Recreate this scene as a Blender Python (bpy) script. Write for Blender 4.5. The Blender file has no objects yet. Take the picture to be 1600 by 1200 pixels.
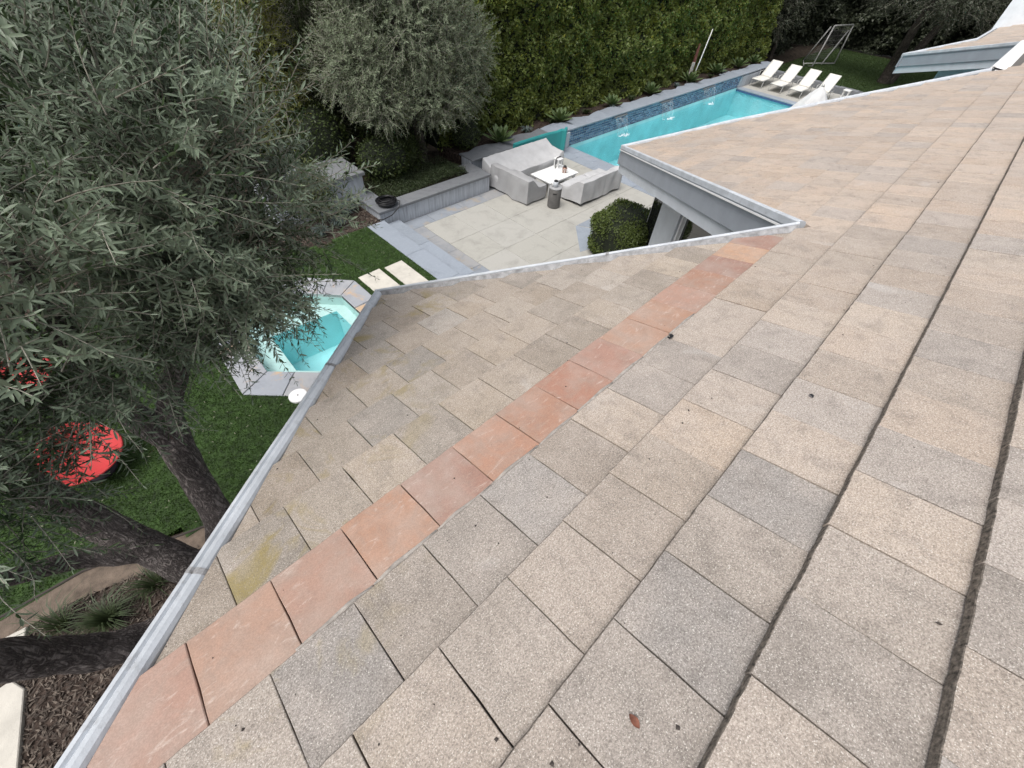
import bpy, math, random
import numpy as np
from mathutils import Vector

random.seed(7)
RNG = np.random.default_rng(7)
scene = bpy.context.scene
COL = scene.collection
R = math.radians

# ------------------------------------------------------------------ camera
CAM_H = 6.0
cam_data = bpy.data.cameras.new("camera")
cam_data.sensor_width = 36.0
cam_data.lens = 647.6 * 36.0 / 1600.0
cam_data.clip_start = 0.05
cam_data.clip_end = 600.0
cam = bpy.data.objects.new("camera", cam_data)
COL.objects.link(cam)
cam.location = (0, 0, CAM_H)
cam.rotation_euler = (0.706334, -0.0612697, -0.775179)
scene.camera = cam

# ------------------------------------------------------------------ sky, sun, exposure
world = bpy.data.worlds.new("World")
scene.world = world
world.use_nodes = True
wn = world.node_tree.nodes
wl = world.node_tree.links
bg = wn["Background"]
sky = wn.new("ShaderNodeTexSky")
sky.sky_type = 'NISHITA'
sky.sun_disc = False
SUN_EL, SUN_AZ = R(64), R(268)
sky.sun_elevation = SUN_EL
sky.sun_rotation = SUN_AZ
sky.air_density = 1.0
sky.dust_density = 4.0
sky.ozone_density = 1.0
hs = wn.new("ShaderNodeHueSaturation")
hs.inputs["Saturation"].default_value = 0.30      # overcast: a grey sky
wl.new(sky.outputs[0], hs.inputs["Color"])
wl.new(hs.outputs[0], bg.inputs["Color"])
bg.inputs["Strength"].default_value = 0.15
sun_data = bpy.data.lights.new("sun", 'SUN')
sun_data.energy = 1.5
sun_data.angle = R(40)
sun_data.color = (1.0, 0.96, 0.91)
sun = bpy.data.objects.new("sun", sun_data)
COL.objects.link(sun)
sd = Vector((math.sin(SUN_AZ) * math.cos(SUN_EL), math.cos(SUN_AZ) * math.cos(SUN_EL), math.sin(SUN_EL)))
sun.rotation_euler = sd.to_track_quat('Z', 'Y').to_euler()
sun.location = (0, 0, 30)
vs = scene.view_settings
vs.view_transform = 'Standard'
vs.look = 'None'
vs.exposure = 0.42
vs.gamma = 1.0
vs.use_curve_mapping = False
scene.render.engine = 'CYCLES'
scene.render.resolution_x = 1024
scene.render.resolution_y = 768
scene.cycles.max_bounces = 8
scene.cycles.transparent_max_bounces = 12

# ------------------------------------------------------------------ mesh helpers
ORIGIN = {}


def mesh_np(name, V, faces, mats, smooth=False, attr=None, midx=None):
    """V (n,3); faces: list of int arrays, each (m,k)"""
    V = np.asarray(V, dtype=np.float32)
    me = bpy.data.meshes.new(name)
    me.vertices.add(len(V))
    me.vertices.foreach_set("co", V.ravel())
    loops, starts, pos = [], [], 0
    for f in faces:
        f = np.asarray(f, dtype=np.int32)
        if f.size == 0:
            continue
        m, k = f.shape
        loops.append(f.ravel())
        starts.append(pos + np.arange(m, dtype=np.int32) * k)
        pos += m * k
    loops = np.concatenate(loops)
    starts = np.concatenate(starts).astype(np.int32)
    me.loops.add(len(loops))
    me.loops.foreach_set("vertex_index", loops.astype(np.int32))
    me.polygons.add(len(starts))
    me.polygons.foreach_set("loop_start", starts)
    me.update(calc_edges=True)
    if smooth:
        me.polygons.foreach_set("use_smooth", np.ones(len(starts), dtype=bool))
    for m in (mats if isinstance(mats, (list, tuple)) else [mats]):
        me.materials.append(m)
    if midx is not None:
        me.polygons.foreach_set("material_index", np.asarray(midx, dtype=np.int32))
    if attr:
        for an, (typ, arr) in attr.items():
            a = me.attributes.new(an, typ, 'POINT')
            if typ == 'FLOAT':
                a.data.foreach_set("value", np.asarray(arr, dtype=np.float32))
            else:
                a.data.foreach_set("color", np.asarray(arr, dtype=np.float32).ravel())
    me.validate()
    return me


class MB:
    """collects world-space shapes into one mesh"""

    def __init__(self):
        self.v, self.f = [], []

    def add(self, vs_, fs_):
        o = len(self.v)
        self.v += [tuple(p) for p in vs_]
        self.f += [tuple(i + o for i in q) for q in fs_]
        return self

    def box(self, x0, x1, y0, y1, z0, z1, bev=0.0):
        if bev <= 0:
            vv = [(x0, y0, z0), (x1, y0, z0), (x1, y1, z0), (x0, y1, z0), (x0, y0, z1), (x1, y0, z1), (x1, y1, z1), (x0, y1, z1)]
            ff = [(0, 3, 2, 1), (4, 5, 6, 7), (0, 1, 5, 4), (1, 2, 6, 5), (2, 3, 7, 6), (3, 0, 4, 7)]
            return self.add(vv, ff)
        return self.prism([(x0, y0), (x1, y0), (x1, y1), (x0, y1)], z0, z1, bev)

    def prism(self, poly, z0, z1, bev=0.0, zfun=None):
        """poly CCW (x,y); top chamfer bev"""
        n = len(poly)
        zf = zfun or (lambda x, y: 0.0)
        rings = [[(x, y, z0 + zf(x, y)) for x, y in poly]]
        if bev > 0:
            rings.append([(x, y, z1 - bev + zf(x, y)) for x, y in poly])
            ins = inset(poly, bev)
            rings.append([(x, y, z1 + zf(x, y)) for x, y in ins])
        else:
            rings.append([(x, y, z1 + zf(x, y)) for x, y in poly])
        vv = [p for r in rings for p in r]
        ff = [tuple(range(n))[::-1], tuple(range((len(rings) - 1) * n, len(rings) * n))]
        for k in range(len(rings) - 1):
            for i in range(n):
                j = (i + 1) % n
                ff.append((k * n + i, k * n + j, (k + 1) * n + j, (k + 1) * n + i))
        return self.add(vv, ff)

    def tube(self, pts, rad, seg=8, cap=True):
        pts = [np.array(p, float) for p in pts]
        n = len(pts)
        rads = rad if hasattr(rad, '__len__') else [rad] * n
        rings = []
        up = np.array([0.13, 0.21, 0.97])
        prev = None
        for i in range(n):
            t = pts[min(i + 1, n - 1)] - pts[max(i - 1, 0)]
            t /= (np.linalg.norm(t) + 1e-9)
            if prev is None:
                a = np.cross(t, up)
                if np.linalg.norm(a) < 1e-3:
                    a = np.cross(t, (1, 0, 0))
            else:
                a = prev - t * (prev @ t)
            a /= np.linalg.norm(a)
            prev = a
            b = np.cross(t, a)
            rings.append([pts[i] + rads[i] * (math.cos(2 * math.pi * k / seg) * a + math.sin(2 * math.pi * k / seg) * b) for k in range(seg)])
        vv = [p for r in rings for p in r]
        ff = []
        for i in range(n - 1):
            for k in range(seg):
                j = (k + 1) % seg
                ff.append((i * seg + k, i * seg + j, (i + 1) * seg + j, (i + 1) * seg + k))
        if cap:
            ff.append(tuple(range(seg))[::-1])
            ff.append(tuple((n - 1) * seg + k for k in range(seg)))
        return self.add(vv, ff)

    def lathe(self, cx, cy, prof, seg=24, cap=True):
        vv, ff = [], []
        for r, z in prof:
            for k in range(seg):
                a = 2 * math.pi * k / seg
                vv.append((cx + r * math.cos(a), cy + r * math.sin(a), z))
        for i in range(len(prof) - 1):
            for k in range(seg):
                j = (k + 1) % seg
                ff.append((i * seg + k, i * seg + j, (i + 1) * seg + j, (i + 1) * seg + k))
        if cap:
            ff.append(tuple(range(seg))[::-1])
            ff.append(tuple((len(prof) - 1) * seg + k for k in range(seg)))
        return self.add(vv, ff)

    def build(self, name, mat, parent=None, smooth=False):
        return link_mesh(name, self.v, self.f, mat, parent, smooth)


def inset(poly, d):
    n = len(poly)
    out = []
    for i in range(n):
        p0, p1, p2 = (np.array(poly[(i + k) % n], float) for k in (-1, 0, 1))
        e1 = p1 - p0
        e2 = p2 - p1
        e1 /= (np.linalg.norm(e1) + 1e-9)
        e2 /= (np.linalg.norm(e2) + 1e-9)
        n1 = np.array([-e1[1], e1[0]])
        n2 = np.array([-e2[1], e2[0]])
        b = n1 + n2
        l = b @ b
        if l < 0.15:
            out.append(tuple(p1 + n1 * d))
        else:
            out.append(tuple(p1 + b * (2 * d / l)))
    return out


def world_origin(o):
    return ORIGIN.get(o.name, np.zeros(3))


def register(o, org):
    ORIGIN[o.name] = np.array(org, float)


def link_mesh(name, V, F, mat, parent=None, smooth=False):
    me = bpy.data.meshes.new(name)
    V = np.array(V, float)
    if parent is not None:
        org = world_origin(parent)
    else:
        org = np.array([(V[:, 0].min() + V[:, 0].max()) / 2, (V[:, 1].min() + V[:, 1].max()) / 2, V[:, 2].min()])
    me.from_pydata((V - org).tolist(), [], F)
    for m in (mat if isinstance(mat, (list, tuple)) else [mat]):
        me.materials.append(m)
    if smooth:
        for p in me.polygons:
            p.use_smooth = True
    o = bpy.data.objects.new(name, me)
    COL.objects.link(o)
    if parent is not None:
        o.parent = parent
    else:
        o.location = org
    register(o, org)
    return o


def link_np(name, V, faces, mats, parent=None, smooth=False, attr=None, org=None):
    V = np.asarray(V, dtype=np.float64)
    if parent is not None:
        org = world_origin(parent)
    elif org is None:
        org = np.zeros(3)
    me = mesh_np(name, V - org, faces, mats, smooth, attr)
    o = bpy.data.objects.new(name, me)
    COL.objects.link(o)
    if parent is not None:
        o.parent = parent
    else:
        o.location = org
    register(o, org)
    return o


def tag(o, label, cat, group=None):
    o["label"] = label
    o["category"] = cat
    if group:
        o["group"] = group
    return o


def thing(name, label, cat, loc, group=None):
    o = bpy.data.objects.new(name, None)
    o.empty_display_size = 0.2
    COL.objects.link(o)
    o.location = loc
    register(o, loc)
    return tag(o, label, cat, group)


def struct(o):
    o["kind"] = "structure"
    return o


def stuff(o):
    o["kind"] = "stuff"
    return o


def bevel_mod(o, w=0.01, seg=2):
    m = o.modifiers.new("bevel", 'BEVEL')
    m.width = w
    m.segments = seg
    m.limit_method = 'ANGLE'
    return o


class Wob:
    """cheap smooth noise: a sum of random sines"""

    def __init__(self, seed, scale, n=14):
        r = np.random.default_rng(seed)
        d = r.normal(size=(n, 3))
        d /= np.linalg.norm(d, axis=1)[:, None]
        self.k = d * (scale * r.uniform(0.5, 2.0, n))[:, None]
        self.p = r.uniform(0, 6.28, n)
        self.n = n

    def __call__(self, P):
        P = np.atleast_2d(P)
        return np.sin(P @ self.k.T + self.p).sum(1) / math.sqrt(self.n / 2.0) * 0.5


# ------------------------------------------------------------------ materials
def nt(name):
    m = bpy.data.materials.new(name)
    m.use_nodes = True
    t = m.node_tree
    return m, t.nodes, t.links, t.nodes["Principled BSDF"]


def mixc(n, l, a, b, fac, mode='MIX'):
    x = n.new("ShaderNodeMix")
    x.data_type = 'RGBA'
    x.blend_type = mode
    x.clamp_factor = True
    for sock, val in ((x.inputs[0], fac), (x.inputs[6], a), (x.inputs[7], b)):
        if hasattr(val, 'links') or hasattr(val, 'is_linked'):
            l.new(val, sock)
        elif isinstance(val, (int, float)):
            sock.default_value = val
        else:
            sock.default_value = (*val, 1.0)
    return x.outputs[2]


def noise(n, l, vec, scale, detail=3.0, rough=0.55, dist=0.0):
    x = n.new("ShaderNodeTexNoise")
    x.inputs["Scale"].default_value = scale
    x.inputs["Detail"].default_value = detail
    x.inputs["Roughness"].default_value = rough
    x.inputs["Distortion"].default_value = dist
    if vec is not None:
        l.new(vec, x.inputs["Vector"])
    return x.outputs[0]


def rng(n, l, v, a, b, c=0.0, d=1.0, smooth=False):
    x = n.new("ShaderNodeMapRange")
    x.interpolation_type = 'SMOOTHSTEP' if smooth else 'LINEAR'
    x.inputs[1].default_value = a
    x.inputs[2].default_value = b
    x.inputs[3].default_value = c
    x.inputs[4].default_value = d
    l.new(v, x.inputs[0])
    return x.outputs[0]


def math_n(n, l, op, a, b=None):
    x = n.new("ShaderNodeMath")
    x.operation = op
    for i, v in enumerate((a, b)):
        if v is None:
            continue
        if isinstance(v, (int, float)):
            x.inputs[i].default_value = v
        else:
            l.new(v, x.inputs[i])
    return x.outputs[0]


def bump(n, l, bsdf, h, strength=0.3, dist=0.01):
    b = n.new("ShaderNodeBump")
    b.inputs["Strength"].default_value = strength
    b.inputs["Distance"].default_value = dist
    l.new(h, b.inputs["Height"])
    l.new(b.outputs[0], bsdf.inputs["Normal"])


def wpos(n):
    return n.new("ShaderNodeNewGeometry").outputs["Position"]


def scaled(n, l, vec, s):
    m = n.new("ShaderNodeMapping")
    m.inputs["Scale"].default_value = s
    l.new(vec, m.inputs["Vector"])
    return m.outputs[0]


def simple(name, col, rough=0.6, var=0.12, scale=6.0, bumps=0.0, bscale=60.0, metallic=0.0, spec=0.5, dirt=None):
    m, n, l, b = nt(name)
    p = wpos(n)
    f = noise(n, l, p, scale, 5.0, 0.6)
    dark = tuple(max(0.0, c * (1 - var * 1.6)) for c in col)
    lite = tuple(min(1.0, c * (1 + var)) for c in col)
    c = mixc(n, l, dark, lite, rng(n, l, f, 0.3, 0.7))
    if dirt:
        g = noise(n, l, p, scale * 2.7, 6.0, 0.7)
        c = mixc(n, l, c, dirt, rng(n, l, g, 0.56, 0.72, 0.0, 0.7))
    l.new(c, b.inputs["Base Color"])
    b.inputs["Roughness"].default_value = rough
    b.inputs["Metallic"].default_value = metallic
    b.inputs["Specular IOR Level"].default_value = spec
    if bumps > 0:
        bump(n, l, b, noise(n, l, p, bscale, 4.0, 0.6), bumps, 0.01)
    return m


def tile_material(name, per_object, red=False):
    m, n, l, b = nt(name)
    p = wpos(n)
    if per_object:
        tint = n.new("ShaderNodeObjectInfo").outputs["Color"]
    else:
        a = n.new("ShaderNodeAttribute")
        a.attribute_name = "tint"
        tint = a.outputs["Color"]
    # every tile is its own piece of stone: shift the pattern tile by tile
    wp = p
    sh = n.new("ShaderNodeVectorMath")
    sh.operation = 'MULTIPLY_ADD'
    l.new(tint, sh.inputs[0])
    sh.inputs[1].default_value = (311.0, 457.0, 523.0)
    l.new(wp, sh.inputs[2])
    p = sh.outputs[0]
    big = noise(n, l, p, 4.0, 4.0, 0.6)
    mid = noise(n, l, p, 7.5, 6.0, 0.72, 0.5)
    streak = noise(n, l, scaled(n, l, p, (13.0, 2.4, 4.0)), 1.0, 4.0, 0.65, 0.5)
    fine = noise(n, l, p, 165.0, 2.0, 0.75)
    fleck = noise(n, l, p, 240.0, 1.0, 0.5)
    c = mixc(n, l, tint, (0.44, 0.385, 0.34), rng(n, l, big, 0.42, 0.72, 0.0, 0.5))
    c = mixc(n, l, c, (0.115, 0.10, 0.088), rng(n, l, mid, 0.50, 0.74, 0.0, 0.46 if not red else 0.25))
    c = mixc(n, l, c, (0.17, 0.15, 0.13), rng(n, l, streak, 0.54, 0.75, 0.0, 0.34 if not red else 0.2))
    if not red:
        k = mixc(n, l, (0.52, 0.50, 0.48), (1.36, 1.36, 1.36), rng(n, l, fine, 0.30, 0.70))
        c = mixc(n, l, c, k, 1.0, 'MULTIPLY')
        c = mixc(n, l, c, (0.80, 0.76, 0.70), rng(n, l, fleck, 0.63, 0.72, 0.0, 0.6))
        # dry run-off stains across the butt edges and lichen along the low left edge
        sx = n.new("ShaderNodeSeparateXYZ")
        l.new(wp, sx.inputs[0])
        d = math_n(n, l, 'SUBTRACT', sx.outputs["Y"], sx.outputs["X"])
        near = rng(n, l, d, 0.1, 1.3, 0.0, 1.0, True)
        lich = rng(n, l, noise(n, l, p, 2.6, 4.0, 0.65, 0.8), 0.55, 0.68)
        lf = math_n(n, l, 'MULTIPLY', near, lich)
        lf = math_n(n, l, 'MULTIPLY', lf, rng(n, l, fine, 0.3, 0.6, 0.35, 0.8))
        c = mixc(n, l, c, (0.26, 0.20, 0.05), lf)
        pale = rng(n, l, noise(n, l, scaled(n, l, p, (1.0, 1.0, 1.0)), 1.7, 2.0, 0.5, 1.2), 0.68, 0.78, 0.0, 0.22)
        c = mixc(n, l, c, (0.62, 0.60, 0.585), pale)
        bump(n, l, b, fine, 0.38, 0.004)
    else:
        st = noise(n, l, scaled(n, l, p, (7.0, 26.0, 10.0)), 1.0, 5.0, 0.7, 1.5)
        c = mixc(n, l, c, (0.33, 0.25, 0.205), rng(n, l, noise(n, l, p, 6.5, 5.0, 0.7, 0.8), 0.45, 0.7, 0.0, 0.75))
        c = mixc(n, l, c, (0.56, 0.47, 0.41), rng(n, l, st, 0.57, 0.72, 0.0, 0.65))
        k = mixc(n, l, (0.86, 0.85, 0.85), (1.1, 1.1, 1.1), rng(n, l, fine, 0.35, 0.65))
        c = mixc(n, l, c, k, 1.0, 'MULTIPLY')
        bump(n, l, b, mid, 0.25, 0.006)
    l.new(c, b.inputs["Base Color"])
    b.inputs["Roughness"].default_value = 0.62
    b.inputs["Specular IOR Level"].default_value = 0.5
    return m


def leaf_material(name, top, under, alt, trans=0.2, rough=0.5, big_scale=1.2):
    m, n, l, b = nt(name)
    a = n.new("ShaderNodeAttribute")
    a.attribute_name = "rnd"
    geo = n.new("ShaderNodeNewGeometry")
    f = noise(n, l, geo.outputs["Position"], big_scale, 2.0, 0.5)
    c = mixc(n, l, top, alt, rng(n, l, a.outputs["Fac"], 0.55, 1.0))
    c = mixc(n, l, c, tuple(x * 0.62 for x in top), rng(n, l, a.outputs["Fac"], 0.45, 0.0))
    c = mixc(n, l, c, alt, rng(n, l, f, 0.48, 0.75, 0.0, 0.55))
    c = mixc(n, l, c, under, geo.outputs["Backfacing"])
    l.new(c, b.inputs["Base Color"])
    b.inputs["Roughness"].default_value = rough
    b.inputs["Specular IOR Level"].default_value = 0.35
    tr = n.new("ShaderNodeBsdfTranslucent")
    l.new(c, tr.inputs["Color"])
    mx = n.new("ShaderNodeMixShader")
    mx.inputs[0].default_value = trans
    l.new(b.outputs[0], mx.inputs[1])
    l.new(tr.outputs[0], mx.inputs[2])
    l.new(mx.outputs[0], n["Material Output"].inputs["Surface"])
    return m


def water_material(name, tint, rip=18.0, strength=0.12):
    m, n, l, b = nt(name)
    p = wpos(n)
    h = noise(n, l, p, rip, 3.0, 0.55, 0.6)
    h2 = noise(n, l, p, rip * 0.25, 2.0, 0.5, 0.4)
    bp = n.new("ShaderNodeBump")
    bp.inputs["Strength"].default_value = strength
    bp.inputs["Distance"].default_value = 0.05
    l.new(math_n(n, l, 'ADD', h, h2), bp.inputs["Height"])
    gl = n.new("ShaderNodeBsdfGlossy")
    gl.inputs["Roughness"].default_value = 0.04
    l.new(bp.outputs[0], gl.inputs["Normal"])
    tr = n.new("ShaderNodeBsdfTransparent")
    tr.inputs["Color"].default_value = (*tint, 1)
    fr = n.new("ShaderNodeFresnel")
    fr.inputs["IOR"].default_value = 1.33
    l.new(bp.outputs[0], fr.inputs["Normal"])
    mx = n.new("ShaderNodeMixShader")
    l.new(fr.outputs[0], mx.inputs[0])
    l.new(tr.outputs[0], mx.inputs[1])
    l.new(gl.outputs[0], mx.inputs[2])
    l.new(mx.outputs[0], n["Material Output"].inputs["Surface"])
    return m


def bark_material(name, c0, c1, stretch=(26, 26, 5.0)):
    m, n, l, b = nt(name)
    tc = n.new("ShaderNodeTexCoord").outputs["Object"]
    st = scaled(n, l, tc, stretch)
    a = noise(n, l, st, 1.0, 5.0, 0.6, 0.8)
    ridge = rng(n, l, math_n(n, l, 'ABSOLUTE', math_n(n, l, 'SUBTRACT', a, 0.5)), 0.0, 0.13)
    brk = rng(n, l, noise(n, l, scaled(n, l, tc, (12, 12, 26)), 1.0, 3.0, 0.6, 0.5), 0.35, 0.6, 0.35, 1.0)
    f = noise(n, l, tc, 60.0, 5.0, 0.75)
    hh = math_n(n, l, 'ADD', math_n(n, l, 'MULTIPLY', math_n(n, l, 'MULTIPLY', ridge, brk), 0.8), math_n(n, l, 'MULTIPLY', f, 0.45))
    c = mixc(n, l, c0, c1, rng(n, l, hh, 0.2, 1.05))
    g = noise(n, l, tc, 3.0, 3.0, 0.6)
    c = mixc(n, l, c, tuple(x * 1.5 for x in c1), rng(n, l, g, 0.5, 0.75, 0.0, 0.3))
    l.new(c, b.inputs["Base Color"])
    b.inputs["Roughness"].default_value = 0.9
    b.inputs["Specular IOR Level"].default_value = 0.2
    bump(n, l, b, hh, 1.0, 0.03)
    return m


def stucco_material(name, col, streak):
    m, n, l, b = nt(name)
    p = wpos(n)
    s = noise(n, l, scaled(n, l, p, (16, 16, 1.1)), 1.0, 4.0, 0.65)
    c = mixc(n, l, col, streak, rng(n, l, s, 0.42, 0.72, 0.0, 0.8))
    l.new(c, b.inputs["Base Color"])
    b.inputs["Roughness"].default_value = 0.85
    bump(n, l, b, noise(n, l, p, 70, 4, 0.6), 0.2, 0.005)
    return m


def stone_material(name, col, alt, var=0.5, scale=3.0, rust=None):
    m, n, l, b = nt(name)
    p = wpos(n)
    info = n.new("ShaderNodeObjectInfo").outputs["Random"]
    c = mixc(n, l, col, alt, math_n(n, l, 'MULTIPLY', info, var))
    f = noise(n, l, p, scale, 6.0, 0.65, 0.5)
    c = mixc(n, l, c, tuple(x * 0.72 for x in col), rng(n, l, f, 0.48, 0.72, 0.0, 0.7))
    g = noise(n, l, p, scale * 9, 4.0, 0.7)
    c = mixc(n, l, c, tuple(min(1, x * 1.25) for x in col), rng(n, l, g, 0.52, 0.75, 0.0, 0.5))
    if rust:
        r = noise(n, l, p, 2.3, 4.0, 0.6, 0.4)
        c = mixc(n, l, c, rust, rng(n, l, r, 0.55, 0.66, 0.0, 0.75))
    l.new(c, b.inputs["Base Color"])
    b.inputs["Roughness"].default_value = 0.8
    bump(n, l, b, g, 0.2, 0.006)
    return m


M = {}
M['tile'] = tile_material("roof_tile", True)
M['tile_far'] = tile_material("roof_tile_joined", False)
M['tile_red'] = tile_material("sandstone_tile", True, True)
M['butt'] = simple("dirty_tile_edge", (0.25, 0.215, 0.18), 0.95, 0.55, 60, 0.9, 200)
M['mortar'] = simple("mortar", (0.36, 0.33, 0.30), 0.9, 0.25, 20, 0.5, 90)
M['white_metal'] = simple("white_painted_metal", (0.52, 0.55, 0.585), 0.55, 0.12, 4, 0.25, 30, dirt=(0.30, 0.30, 0.305))
M['gutter_grime'] = simple("grimy_gutter_metal", (0.30, 0.30, 0.305), 0.6, 0.3, 14, 0.3, 40, dirt=(0.12, 0.105, 0.09))
M['grey_paint'] = simple("grey_fascia_paint", (0.31, 0.335, 0.37), 0.55, 0.06, 3)
M['pale_paint'] = simple("pale_wall_paint", (0.56, 0.59, 0.625), 0.6, 0.06, 3)
M['white_stucco'] = simple("white_stucco", (0.74, 0.78, 0.82), 0.8, 0.05, 4, 0.2, 80)
M['deck'] = simple("roof_underlay", (0.12, 0.11, 0.10), 0.9)
M['soffit'] = simple("soffit_paint", (0.40, 0.41, 0.42), 0.7)
M['concrete'] = stone_material("warm_concrete", (0.385, 0.375, 0.340), (0.41, 0.40, 0.375), 0.6, 2.2)
M['bluestone'] = stone_material("bluestone", (0.25, 0.275, 0.31), (0.32, 0.31, 0.30), 0.9, 2.5, rust=(0.33, 0.29, 0.24))
M['bluestone_plain'] = stone_material("bluestone_plain", (0.285, 0.32, 0.37), (0.25, 0.28, 0.32), 0.9, 2.5)
M['spa_coping'] = stone_material("spa_coping_stone", (0.30, 0.325, 0.37), (0.38, 0.37, 0.36), 0.7, 3.0, rust=(0.56, 0.37, 0.20))
M['cap'] = stone_material("grey_cap_stone", (0.155, 0.165, 0.18), (0.19, 0.195, 0.20), 0.6, 5)
M['stucco'] = stucco_material("weathered_stucco", (0.47, 0.50, 0.54), (0.21, 0.225, 0.255))
M['pad'] = simple("pale_paver", (0.56, 0.53, 0.47), 0.85, 0.1, 4, 0.25, 60)
M['turf'] = simple("turf_base", (0.030, 0.062, 0.012), 0.9, 0.4, 9, 0.6, 120)
M['soil'] = simple("garden_soil", (0.045, 0.036, 0.028), 0.95, 0.5, 6, 0.8, 50, spec=0.1)
M['mulch'] = simple("mulch", (0.070, 0.052, 0.043), 0.95, 0.6, 14, 0.8, 70, spec=0.1)
M['granite_path'] = simple("decomposed_granite", (0.15, 0.115, 0.088), 0.95, 0.3, 8, 0.5, 90)
M['edging'] = simple("dark_edging", (0.05, 0.04, 0.035), 0.8)
M['bark'] = bark_material("olive_bark", (0.075, 0.063, 0.060), (0.48, 0.42, 0.395))
M['bark2'] = bark_material("grey_bark", (0.02, 0.017, 0.015), (0.14, 0.12, 0.10))
M['twig'] = simple("olive_twig", (0.30, 0.285, 0.235), 0.8, 0.3, 20)
M['olive'] = leaf_material("olive_leaf", (0.052, 0.092, 0.036), (0.17, 0.215, 0.145), (0.135, 0.185, 0.092), 0.08, 0.36)
M['olive_far'] = leaf_material("olive_leaf_far", (0.120, 0.160, 0.078), (0.20, 0.24, 0.15), (0.22, 0.245, 0.11), 0.18, 0.5)
M['hedge'] = leaf_material("hedge_leaf", (0.105, 0.155, 0.030), (0.16, 0.20, 0.05), (0.32, 0.31, 0.052), 0.28, 0.38, 0.9)
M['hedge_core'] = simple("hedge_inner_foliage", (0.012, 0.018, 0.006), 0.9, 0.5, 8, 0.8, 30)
M['podo'] = leaf_material("yellow_green_leaf", (0.15, 0.17, 0.030), (0.18, 0.20, 0.045), (0.32, 0.29, 0.045), 0.25, 0.5, 0.9)
M['dark_leaf'] = leaf_material("dark_tree_leaf", (0.026, 0.036, 0.018), (0.055, 0.065, 0.04), (0.050, 0.058, 0.030), 0.15, 0.45)  # dense shade of the far trees is put into this dark leaf colour
M['shrub'] = leaf_material("shrub_leaf", (0.026, 0.048, 0.010), (0.06, 0.085, 0.025), (0.075, 0.085, 0.018), 0.2, 0.45, 2.0)
M['shrub_yg'] = leaf_material("pale_shrub_leaf", (0.085, 0.105, 0.035), (0.13, 0.15, 0.06), (0.16, 0.165, 0.05), 0.2, 0.45, 2.0)
M['box'] = leaf_material("boxwood_leaf", (0.050, 0.086, 0.016), (0.10, 0.135, 0.035), (0.14, 0.17, 0.03), 0.15, 0.4, 2.5)
M['cover_ground'] = leaf_material("ground_cover_leaf", (0.022, 0.042, 0.012), (0.05, 0.07, 0.03), (0.055, 0.06, 0.02), 0.15, 0.5, 2.0)
M['grass'] = leaf_material("turf_blade", (0.042, 0.088, 0.014), (0.05, 0.10, 0.02), (0.070, 0.120, 0.022), 0.2, 0.6, 0.7)
M['far_grass'] = leaf_material("far_turf_blade", (0.030, 0.055, 0.012), (0.04, 0.065, 0.016), (0.04, 0.07, 0.015), 0.2, 0.6, 0.7)
M['blue_grass'] = leaf_material("blue_fescue_blade", (0.10, 0.14, 0.13), (0.13, 0.17, 0.16), (0.16, 0.20, 0.17), 0.15, 0.6)
M['agave'] = leaf_material("agave_leaf", (0.085, 0.140, 0.048), (0.12, 0.17, 0.07), (0.14, 0.19, 0.065), 0.12, 0.45, 3.0)
M['chip'] = leaf_material("bark_chip", (0.070, 0.055, 0.046), (0.070, 0.055, 0.046), (0.20, 0.165, 0.135), 0.0, 0.95, 5.0)
M['cover'] = simple("grey_furniture_cover", (0.34, 0.34, 0.345), 0.85, 0.08, 3, 0.15, 140)
M['cover2'] = simple("pale_furniture_cover", (0.47, 0.47, 0.475), 0.85, 0.08, 3, 0.15, 140)
M['white'] = simple("white_paint", (0.80, 0.80, 0.79), 0.5, 0.03, 5)
M['sling'] = simple("white_sling_fabric", (0.74, 0.72, 0.66), 0.8, 0.05, 6, 0.1, 300)
M['alu'] = simple("pale_aluminium", (0.55, 0.55, 0.53), 0.4, 0.05, 5)
M['grey_metal'] = simple("grey_frame_metal", (0.30, 0.29, 0.27), 0.5, 0.1, 5)
M['black'] = simple("black_plastic", (0.012, 0.012, 0.014), 0.4, 0.2, 10)
M['tank'] = simple("grey_concrete_tank", (0.13, 0.125, 0.12), 0.75, 0.15, 8, 0.2, 60)
M['copper'] = simple("copper_cup", (0.35, 0.20, 0.15), 0.35, 0.2, 30, metallic=0.5)
M['teal'] = simple("turquoise_vinyl", (0.035, 0.30, 0.30), 0.45, 0.06, 2, 0.05, 20)
M['red'] = simple("red_plastic", (0.45, 0.034, 0.036), 0.75, 0.06, 4)
M['dark_base'] = simple("dark_base", (0.03, 0.02, 0.03), 0.6)
M['wood'] = simple("weathered_board", (0.50, 0.47, 0.42), 0.8, 0.2, 12)
M['pool_plaster'] = simple("pool_plaster", (0.43, 0.75, 0.78), 0.8, 0.10, 1.5)
M['spa_plaster'] = simple("spa_plaster", (0.42, 0.77, 0.79), 0.8, 0.06, 2)
M['spa_ledge'] = simple("spa_ledge_plaster", (0.56, 0.70, 0.67), 0.8, 0.07, 3)
M['pool_water'] = water_material("pool_water", (0.76, 0.93, 0.95), 11, 0.30)
M['spa_water'] = water_material("spa_water", (0.90, 0.97, 0.98), 22, 0.30)
M['grout'] = simple("pale_grout", (0.60, 0.64, 0.67), 0.8)
M['dry_leaf'] = simple("dry_leaf", (0.16, 0.055, 0.03), 0.7, 0.3, 60)
M['rubble'] = simple("garden_stone", (0.22, 0.17, 0.14), 0.9, 0.3, 4, 0.6, 20)
M['foam'] = simple("water_foam", (0.55, 0.68, 0.72), 0.5)
M['goal'] = simple("grey_goal_tube", (0.34, 0.34, 0.33), 0.5)
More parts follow.
